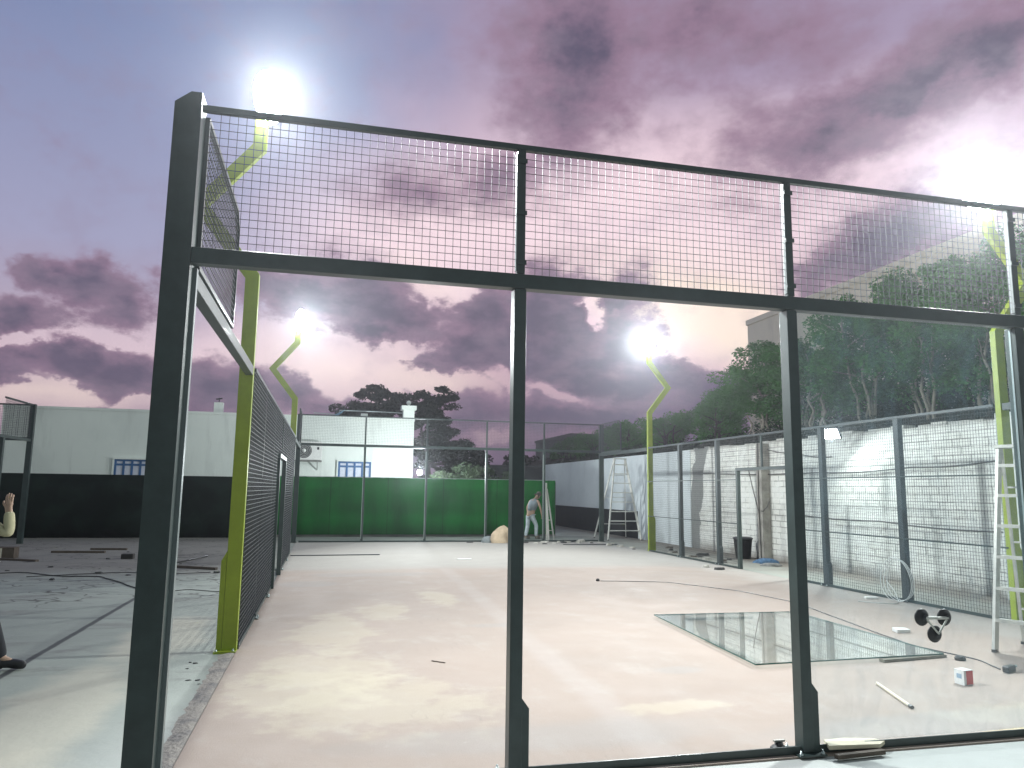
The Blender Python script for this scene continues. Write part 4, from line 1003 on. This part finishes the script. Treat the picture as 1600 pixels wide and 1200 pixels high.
MB_ = MB().tube([(5.75,1.49,0.014),(5.70,1.355,0.014),(5.50,0.815,0.014)], 0.0135, 10)
tb = thing('plastic_tube', (5.62, 1.13, 0), 'short cream tube with a dark tip lying on the floor inside the glass bay', 'tube')
MB_.build('tube', mat('cream_plastic', (0.62,0.56,0.42), 0.5), tb); MB().tube([(5.50,0.814,0.014),(5.482,0.765,0.014)], 0.015, 10).build('cap', BLACKP, tb)
bx = thing('box', (6.57, 1.33, 0), 'small red and white carton on the floor at the right, behind the glass', 'carton')
rt = Matrix.Rotation(R(6), 3, 'Z')
MB().obox((6.57, 1.36, 0.066), 0.11, 0.10, 0.13, rt).build('carton', WHITE, bx)
MB().obox(Vector((6.57, 1.36, 0.066)) + rt @ Vector((0.012, -0.0512, 0)), 0.080, 0.002, 0.12, rt).build('red_panel', RED, bx)
MB().obox(Vector((6.57, 1.36, 0.066)) + rt @ Vector((-0.0562, 0, 0.01)), 0.002, 0.05, 0.04, rt).build('printed_panel', mat('blue_print', (0.25,0.35,0.45), 0.5), bx)
tag(MB().prism([(7.80,3.62),(7.98,3.60),(8.02,3.74),(7.86,3.78)], 0.001, 0.045).build('paper_packet', WHITE, bevel=.006, loc=(7.9,3.7,0)), 'small white packet on the floor beyond the loose glass sheet', 'packet')
tag(MB().prism([(9.55,6.35),(9.75,6.30),(9.78,6.40),(9.6,6.46)], 0.001, 0.03).build('paper_packet', WHITE, bevel=.006, loc=(9.6,6.4,0)), 'white scrap of paper left of the coiled hose near the mesh', 'paper')
tag(MB().lathe((7.35,2.20,0.001), [(0,0),(.05,.0),(.055,.02),(.04,.045),(0,.05)], 14).build('tape_roll', RUB, loc=(7.35,2.2,0)), 'small black disc beside the right corner of the loose glass sheet', 'disc')
tl_ = thing('power_tool', (7.38, 1.62, 0), 'small black hand tool on the floor at the right edge of the view', 'tool')
MB().obox((7.40,1.66,0.035),0.16,0.06,0.06,Matrix.Rotation(R(20),3,'Z')).build('body', BLACKP, tl_, bevel=.01)
MB().tube([(7.47,1.69,0.04),(7.55,1.72,0.04)],0.012,8).build('nozzle', GALV, tl_)
kn = thing('suction_cup', (3.86, 0.13, 0), 'loose round black suction cup left of the foot of the post carrying the glass', 'suction cup')
MB().lathe((3.86,0.13,0.001), [(0,0),(.055,0),(.058,.008),(.045,.022),(.03,.03),(.028,.045),(0,.05)], 24).build('cup', RUB, kn)
MB().bar((3.82,0.13,0.057),(3.90,0.13,0.057),0.02,0.012).build('lever', ALU, kn)
# timber offcuts at the foot of the post
mb = MB(); 
tag(MB().add([(4.13,-.03,.030),(4.52,-.035,.022),(4.60,.02,.022),(4.55,.075,.024),(4.35,.10,.030),(4.17,.08,.032),(4.13,-.03,.058),(4.52,-.035,.046),(4.60,.02,.046),(4.55,.075,.048),(4.35,.10,.056),(4.17,.08,.060)],
    [(5,4,3,2,1,0),(6,7,8,9,10,11)]+[(i,(i+1)%6,6+(i+1)%6,6+i) for i in range(6)]).build('plywood_offcut', mat('ply', (0.66,0.60,0.45), 0.7, 0, .2, 7), loc=(4.3,0.02,0), bevel=.002), 'pale plywood offcut under the glass beside the post foot', 'offcut')
batten((4.12,-0.11),(4.50,-0.085),0.04,0.028,'thin dark timber wedge in front of the pale plywood offcut', WOODD,'wedge')
batten((5.50,0.10),(6.3,0.16),0.05,0.018,'pale thin batten along the bottom rail at the right edge', WOOD)
# floor cables
def cable(pts, rad, label, m=BLACKP, name='cable', seed=0):
    rnd = random.Random(seed); P = []
    for i in range(len(pts)-1):
        a, b = Vector((*pts[i], rad+.001)), Vector((*pts[i+1], rad+.001)); n_ = 8
        for t in range(n_):
            p = a.lerp(b, t/n_); p.x += rnd.uniform(-.02,.02); p.y += rnd.uniform(-.02,.02); P.append(p)
    P.append(Vector((*pts[-1], rad+.001)))
    Q = []
    for i in range(len(P)): Q.append((P[max(i-1,0)]+P[i]*2+P[min(i+1,len(P)-1)])/4)
    return tag(MB().tube(Q, rad, 6).build(name, m, loc=tuple(Q[0])), label, 'cable')
cable([(5.96,9.26),(7.2,8.9),(7.9,7.6),(8.1,6.2),(7.75,4.6),(7.4,2.9),(7.55,2.2),(7.4,1.75)], 0.006, 'thin dark cable wandering across the court past the loose glass sheet', seed=4)
tag(MB().lathe((5.95,9.27,0.001), [(0,0),(.04,0),(.03,.04),(0,.05)], 9).build('cable_plug', RUB, loc=(5.95,9.27,0)), 'tiny black plug at the far end of the floor cable', 'plug')
def rod(a, b, rad, label, m, name='bar', z=None):
    z = rad+.001 if z is None else z
    return tag(MB().tube([(*a, z), (*b, z)], rad, 8).build(name, m, loc=(*a, 0)), label, name)
rod((-0.0+.05,15.2),(2.25,15.3),0.012,'long thin steel bar lying on the grey screed at the far left', STEEL2)
rod((8.2,18.5),(10.0,18.4),0.012,'thin steel bar lying on the floor near the far right corner', STEEL2)
batten((1.93,3.14),(2.05,3.03),.012,.008,'small splinter of wood alone on the court floor', WOODD, 'splinter')
# coiled white hose hung on the second right side post
cl = MB(); rnd = random.Random(9)
for q in range(3):
    P = []
    for i in range(28):
        a = 2*math.pi*i/28
        P.append((9.93-0.02*q+0.02*math.sin(a*2), 6.0+(.30+.02*q)*math.cos(a)+.03*q, 0.34+(.32+.015*q)*math.sin(a)))
    cl.tube(P, 0.006, 6, closed=True)
cl.tube([(9.90,6.28,.3),(9.86,6.05,.15),(9.80,5.9,.01),(9.6,5.75,.01),(9.35,5.9,.01),(9.2,6.1,.01)], .006, 6)
tag(cl.build('hose_coil', mat('clear_hose', (0.55,0.58,0.57), 0.4), loc=(9.9,6,0)), 'coil of thin pale hose leaning on the foot of a mesh post near the right', 'hose')
# rubble and scraps along the far right corner and neighbouring slab
def scrap(seed, x, y, s, m, name, label, cat, group=None, zb=0.0, h=.35):
    rnd = random.Random(seed); n = rnd.randint(5,7); P = []
    for i in range(n):
        a = 2*math.pi*i/n + rnd.uniform(-.25,.25); q = s*rnd.uniform(.6,1.1); P.append((x+q*math.cos(a), y+q*math.sin(a)*.8))
    hh = s*h*rnd.uniform(.6,1.3)
    vs = [(px_, py_, zb+.001) for px_, py_ in P] + [(x+(px_-x)*rnd.uniform(.6,.95), y+(py_-y)*rnd.uniform(.6,.95), zb+hh*rnd.uniform(.7,1.2)) for px_, py_ in P]
    o = MB().add(vs, [tuple(range(n))[::-1], tuple(range(n,2*n))]+[(i,(i+1)%n,n+(i+1)%n,n+i) for i in range(n)]).build(name, m, loc=(x,y,0))
    return tag(o, label, cat, group)
rnd = random.Random(14)
MORT = mat('mortar_lump', (0.52,0.50,0.45), 0.9, 0, .3, 20)
DARKS = mat('dark_scrap', (0.05,0.05,0.05), 0.8, 0, .3, 20)
pos = [(8.35,19.5),(8.7,19.6),(9.0,19.35),(9.25,19.7),(9.5,19.5),(9.7,19.25),(9.9,18.6),(9.75,17.6),(9.95,17.1),(9.6,18.1),(7.5,19.2),(7.9,19.6),(8.1,19.1),(10.35,15.4),(10.3,13.2),(10.4,14.3),(9.35,11.4)]
for i, (x, y) in enumerate(pos):
    scrap(i+30, x, y, rnd.uniform(.07,.17), MORT, 'mortar_scrap', 'pale broken mortar scrap among the rubble by the far right frame', 'scrap', 'pale mortar scraps by the far frame', zb=(-.012 if x > 10 else 0), h=.5)
pos = [(8.5,19.3),(8.95,19.8),(9.4,19.2),(7.2,19.4),(7.7,18.9),(6.9,19.3),(5.4,19.6),(9.8,16.6),(10.5,12.6)]
for i, (x, y) in enumerate(pos):
    scrap(i+60, x, y, rnd.uniform(.06,.14), DARKS, 'dark_scrap', 'small dark scrap among the rubble by the far right frame', 'scrap', 'dark scraps by the far frame', zb=(-.012 if x > 10 else 0))
scrap(91, 9.42, 10.9, .13, DARKS, 'dark_scrap', 'black scrap of packing on the floor left of the steel doorway', 'scrap', h=.3)
tag(MB().prism([(4.0,13.85),(4.35,13.8),(4.4,14.0),(4.08,14.03)],0.001,.012).build('white_card', WHITE, loc=(4.2,13.9,0)), 'flat white card on the grey screed in mid court', 'card')
rnd = random.Random(19)
for i in range(10):
    scrap(i+100, 10.35+rnd.uniform(0,1.2), rnd.uniform(12.0,18.5), rnd.uniform(.08,.2), DARKS if i % 2 else mat('earth_clod', (0.13,0.11,0.09), .9, 0, .3, 10), 'earth_clod', 'brown clod of earth at the foot of the white brick wall', 'clod', 'earth clods below the wall', zb=-.012)
# left slab litter
batten((-5.75,16.75),(-4.5,16.6),.10,.05,'dark plank lying flat before the dark screen wall, longest of the left slab', WOODD,'plank',z=-.0115)
batten((-5.1,17.6),(-4.2,17.5),.08,.05,'shorter dark plank just behind the longest one on the left slab', WOODD,'plank',z=-.0115)
batten((-2.45,12.95),(-1.28,12.2),.08,.05,'dark plank between the corner post and the lime pole', WOODD,'plank',z=-.0115)
rod((-2.6,12.6),(-1.9,15.3),0.022,'thin dark pipe lying beside the plank between corner post and lime pole', BLACKP,'pipe',z=.011)
batten((-6.2,14.9),(-5.3,14.4),.09,.04,'dark plank nearest the left edge of the picture', WOODD,'plank',z=-.0115)
tag(MB().box(-3.72,-3.46,14.85,15.05,-.0115,.10).build('block', mat('dark_block',(0.035,0.032,0.03),.8), bevel=.01, loc=(-3.6,14.95,0)), 'small dark block standing on the left slab', 'block')
cb_ = thing('crate', (-6.4,15.3,0), 'low box with a pale end and dark side at the left edge', 'box')
MB().box(-6.55,-6.05,15.2,15.5,-.0115,.24).build('side', WOODD, cb_, bevel=.006); MB().box(-6.5,-6.3,15.188,15.197,-.01,.22).build('label_panel', mat('pale_card',(0.6,0.57,0.47),.8), cb_)
cable([(-6.0,11.6),(-4.8,12.1),(-3.9,11.3),(-3.2,11.2),(-2.6,10.2),(-2.1,9.2),(-1.9,8.3)], 0.010, 'thin dark hose trailing across the left slab towards the joint', DARKS, 'hose', 6).location.z -= .012
cable([(-4.5,11.3),(-3.0,11.9),(-2.0,11.5),(-1.3,11.7)], 0.008, 'thin cable running behind the corner post on the left slab', DARKS, 'cable', 7).location.z -= .012
cable([(-1.8,8.7),(-1.3,9.1),(-.9,8.8),(-.35,8.6)], 0.006, 'short loose wire on the slab left of the lime pole', DARKS, 'wire', 8).location.z -= .012
rnd = random.Random(29)
for i in range(9):
    scrap(i+130, rnd.uniform(-6,-1.2), rnd.uniform(9,17), rnd.uniform(.04,.09), DARKS, 'dark_scrap', 'small dark scrap lying on the left slab', 'scrap', 'scraps on the left slab', zb=-.012)
for i in range(7):
    scrap(i+150, -.1-rnd.uniform(0,.45), 3.2+rnd.uniform(-1.2,.8), rnd.uniform(.015,.035), DARKS, 'grit', 'dark crumb of grit beside the foot of the lime pole', 'crumb', 'grit by the near lime pole', zb=-.012)

# ------------------------------------------------------------------ people
SKIN = mat('skin', (0.42, 0.28, 0.20), 0.55, 0, 0.1, 20)
def skinmesh(name, nodes, edges, m, root, sub=2, rootn=None):
    keys = list(nodes); idx = {k_: i for i, k_ in enumerate(keys)}
    me = bpy.data.meshes.new(name); me.from_pydata([nodes[k_][0] for k_ in keys], [(idx[a], idx[b]) for a, b in edges], [])
    me.materials.append(m)
    o = bpy.data.objects.new(name, me); COL.objects.link(o); o.parent = root
    sk = o.modifiers.new('skin', 'SKIN'); sk.use_smooth_shade = True
    for i, k_ in enumerate(keys):
        rr = nodes[k_][1]; rr = rr if isinstance(rr, tuple) else (rr, rr)
        me.skin_vertices[0].data[i].radius = rr; me.skin_vertices[0].data[i].use_root = (k_ == (rootn or keys[0]))
    ss = o.modifiers.new('sub', 'SUBSURF'); ss.levels = sub; ss.render_levels = sub
    return o
def person(loc, rotz, label, J, shirt, trousers, shoes, hair, sleeve=0.0, gloves=None):
    root = thing('person', loc, label, 'person')
    root.rotation_euler = (0, 0, rotz)
    V = {k_: Vector(v) for k_, v in J.items()}
    N_ = {'pelvis': (V['pelvis'], (.12,.15)), 'waist': (V['pelvis'].lerp(V['chest'], .45), (.10,.135)), 'chest': (V['chest'], (.115,.155)), 'neckb': (V['neck'], .058),
          'headb': (V['neck'].lerp(V['head'], .55), (.062,.058)), 'head': (V['head'], (.092,.078)), 'crown': (V['top'], (.07,.062))}
    E_ = [('pelvis','waist'),('waist','chest'),('chest','neckb'),('neckb','headb'),('headb','head'),('head','crown')]
    fwd = (V['nose']-V['head']).normalized()
    for s_ in 'LR':
        sg = 1 if s_ == 'L' else -1
        N_['sh'+s_] = (V['sh'+s_], .055); N_['el'+s_] = (V['el'+s_], .038); N_['wr'+s_] = (V['wr'+s_], (.024,.03))
        d = (V['wr'+s_]-V['el'+s_]).normalized(); hand = V['wr'+s_] + d*.055
        N_['palm'+s_] = (hand, (.018,.036))
        E_ += [('chest','sh'+s_),('sh'+s_,'el'+s_),('el'+s_,'wr'+s_),('wr'+s_,'palm'+s_)]
        side = d.cross(Vector((0, sg, 0))); side = side.normalized() if side.length > .1 else Vector((1,0,0))
        curl = Vector((0, -sg, 0))
        for q, (off, ln) in enumerate(((-.026,.066),(-.009,.078),(.009,.072),(.026,.056))):
            b0 = hand + d*.025 + side*off; b1 = b0 + d*ln*.55 + curl*.008; b2 = b1 + d*ln*.4 + curl*.026
            N_[f'f{q}a{s_}'] = (b0, .009); N_[f'f{q}b{s_}'] = (b1, .0085); N_[f'f{q}c{s_}'] = (b2, .007)
            E_ += [('palm'+s_, f'f{q}a{s_}'), (f'f{q}a{s_}', f'f{q}b{s_}'), (f'f{q}b{s_}', f'f{q}c{s_}')]
        t0 = V['wr'+s_] + d*.03 - side*.030; t1 = t0 + d*.03 - side*.022 + curl*.01; t2 = t1 + d*.028 + curl*.016
        N_['t1'+s_] = (t1, .010); N_['t2'+s_] = (t2, .008); E_ += [('wr'+s_, 't1'+s_), ('t1'+s_, 't2'+s_)]
        N_['hip'+s_] = (V['hip'+s_], .088); N_['kn'+s_] = (V['kn'+s_], .056); N_['an'+s_] = (V['an'+s_], .038)
        calf = V['kn'+s_].lerp(V['an'+s_], .3); N_['ca'+s_] = (calf, .052)
        N_['to'+s_] = (V['to'+s_], (.03,.038))
        E_ += [('pelvis','hip'+s_),('hip'+s_,'kn'+s_),('kn'+s_,'ca'+s_),('ca'+s_,'an'+s_),('an'+s_,'to'+s_)]
    N_['nose'] = (V['head'] + fwd*.100 + Vector((0,0,-.01)), .012); E_.append(('head','nose'))
    up = (V['top']-V['head']).normalized(); lat = up.cross(fwd).normalized()
    for s_, sg in (('L',1),('R',-1)):
        N_['ear'+s_] = (V['head'] + lat*sg*.080 - fwd*.008, (.012,.022)); E_.append(('head','ear'+s_))
    skinmesh('body', N_, E_, SKIN, root)
    for sg in (1, -1):
        e_ = MB().lathe((0,0,0), [(0,-.009),(.007,-.006),(.010,0),(.007,.006),(0,.009)], 8); 
        e_.v = [tuple(Vector(v) + V['head'] + fwd*.086 + lat*sg*.030 + up*.012 + Vector(root.location)) for v in e_.v]; e_.build('eye', BLACKP, root)
    mo = MB().bar(V['head']+fwd*.088-up*.045-lat*.022, V['head']+fwd*.088-up*.045+lat*.022, .008, .006); mo.v = [tuple(Vector(v)+Vector(root.location)) for v in mo.v]
    mo.build('mouth', mat('lips', (0.30,0.12,0.10), .5), root)
    # clothing
    T = {'p': (V['pelvis']+Vector((0,0,.03)), (.142,.168)), 'w': (V['pelvis'].lerp(V['chest'], .45), (.125,.155)), 'c': (V['chest'], (.138,.178)), 'n': (V['chest'].lerp(V['neck'], .62), (.075,.10))}
    TE = [('p','w'),('w','c'),('c','n')]
    for s_ in 'LR':
        T['s'+s_] = (V['sh'+s_], .066); TE.append(('c','s'+s_))
        if sleeve:
            T['e'+s_] = (V['sh'+s_].lerp(V['el'+s_], min(1, sleeve)), .056); TE.append(('s'+s_,'e'+s_))
            if sleeve > 1: T['w2'+s_] = (V['el'+s_].lerp(V['wr'+s_], sleeve-1), .046); TE.append(('e'+s_,'w2'+s_))
    skinmesh('shirt', T, TE, shirt, root)
    T = {'p': (V['pelvis'], (.125,.13))}; TE = []
    for s_ in 'LR':
        T['h'+s_] = (V['hip'+s_]+Vector((0,0,-.06)), .096); T['k'+s_] = (V['kn'+s_], .076); T['c'+s_] = (V['kn'+s_].lerp(V['an'+s_], .4), .072); T['a'+s_] = (V['an'+s_]+Vector((0,0,-.02)), .064)
        TE += [('p','h'+s_),('h'+s_,'k'+s_),('k'+s_,'c'+s_),('c'+s_,'a'+s_)]
    skinmesh('trousers', T, TE, trousers, root)
    for s_ in 'LR':
        a, t = V['an'+s_], V['to'+s_]; d = (t-a); d.z = 0; d.normalize()
        z = t.z
        heel = Vector((a.x, a.y, z)) - d*.045
        T = {'h': (heel+Vector((0,0,.015)), (.050,.048)), 'm': (Vector((a.x,a.y,z))+d*.06+Vector((0,0,.022)), (.050,.046)), 't': (Vector((a.x,a.y,z))+d*.17, (.038,.046)), 'e': (Vector((a.x,a.y,z))+d*.215, (.022,.032)), 'a': (a+Vector((0,0,.01)), (.052,.050))}
        skinmesh('shoe', T, [('h','m'),('m','t'),('t','e'),('h','a')], shoes, root)
    hr = {'a': (V['head']+up*.045-fwd*.022, (.086,.080)), 'b': (V['top']+up*.004, (.074,.068)), 'c': (V['head']-fwd*.050-up*.02, (.055,.062))}
    skinmesh('hair', hr, [('a','b'),('a','c')], hair, root)
    return root, V
DENIM = mat('faded_denim', (0.55, 0.62, 0.66), 0.85, 0, .25, 9)
JA = dict(pelvis=(0,0,.90), chest=(.16,0,1.26), neck=(.27,0,1.42), head=(.37,0,1.50), top=(.42,0,1.575), nose=(.46,0,1.42),
  shL=(.18,.19,1.33), elL=(.10,.27,1.08), wrL=(.16,.26,.85), shR=(.20,-.19,1.33), elR=(.26,-.26,1.07), wrR=(.36,-.22,.84),
  hipL=(.0,.09,.84), knL=(-.02,.10,.48), anL=(-.12,.10,.11), toL=(.02,.10,.045), hipR=(.01,-.09,.84), knR=(.20,-.10,.50), anR=(.20,-.10,.11), toR=(.35,-.10,.045))
person((7.90, 21.4, -0.012), R(28), 'stooping worker in a grey sleeveless top and faded jeans walking behind the far frame', JA,
       mat('grey_vest', (0.22,0.26,0.28), 0.9, 0, .15, 10), DENIM, mat('dusty_shoe', (0.24,0.22,0.19), .8), mat('short_hair', (0.10,0.085,0.07), .8))
JB = dict(pelvis=(-.10,0,.95), chest=(-.14,0,1.34), neck=(-.17,0,1.50), head=(-.17,0,1.62), top=(-.18,0,1.71), nose=(-.07,0,1.60),
  shL=(-.16,.19,1.42), elL=(-.28,.27,1.16), wrL=(-.20,.27,.94), shR=(-.12,-.20,1.42), elR=(.23,-.24,1.24), wrR=(.20,-.22,1.47),
  hipL=(-.08,.09,.90), knL=(-.10,.10,.50), anL=(-.28,.10,.13), toL=(-.14,.10,.05), hipR=(-.08,-.09,.90), knR=(.08,-.10,.50), anR=(.22,-.10,.11), toR=(.36,-.10,.045))
pr_, VB = person((-2.23, 3.62, -0.012), R(0), 'person in dark trousers and yellow shirt at the left edge, mostly out of view', JB,
       mat('yellow_shirt', (0.50,0.47,0.30), .85, 0, .2, 8), mat('dark_trousers', (0.016,0.018,0.022), .9), mat('black_shoe', (0.012,0.012,0.014), .5), mat('dark_hair', (0.02,0.018,0.016), .7), sleeve=1.95)
# ------------------------------------------------------------------ thin scattering air added for the glow round the lamps
HZ = 0.0016
hm = bpy.data.materials.new('glow_haze_air'); hm.use_nodes = True; ht = hm.node_tree; ht.nodes.clear()
pv = ht.nodes.new('ShaderNodeVolumePrincipled'); pv.inputs['Color'].default_value = (0.86, 0.88, 0.95, 1); pv.inputs['Density'].default_value = HZ; pv.inputs['Anisotropy'].default_value = 0.86
ho = ht.nodes.new('ShaderNodeOutputMaterial'); ht.links.new(pv.outputs[0], ho.inputs['Volume'])
hz = MB().box(-92, 92, -92, 92, -1.03, 14.0).build('glow_haze', hm); hz['kind'] = 'stuff'
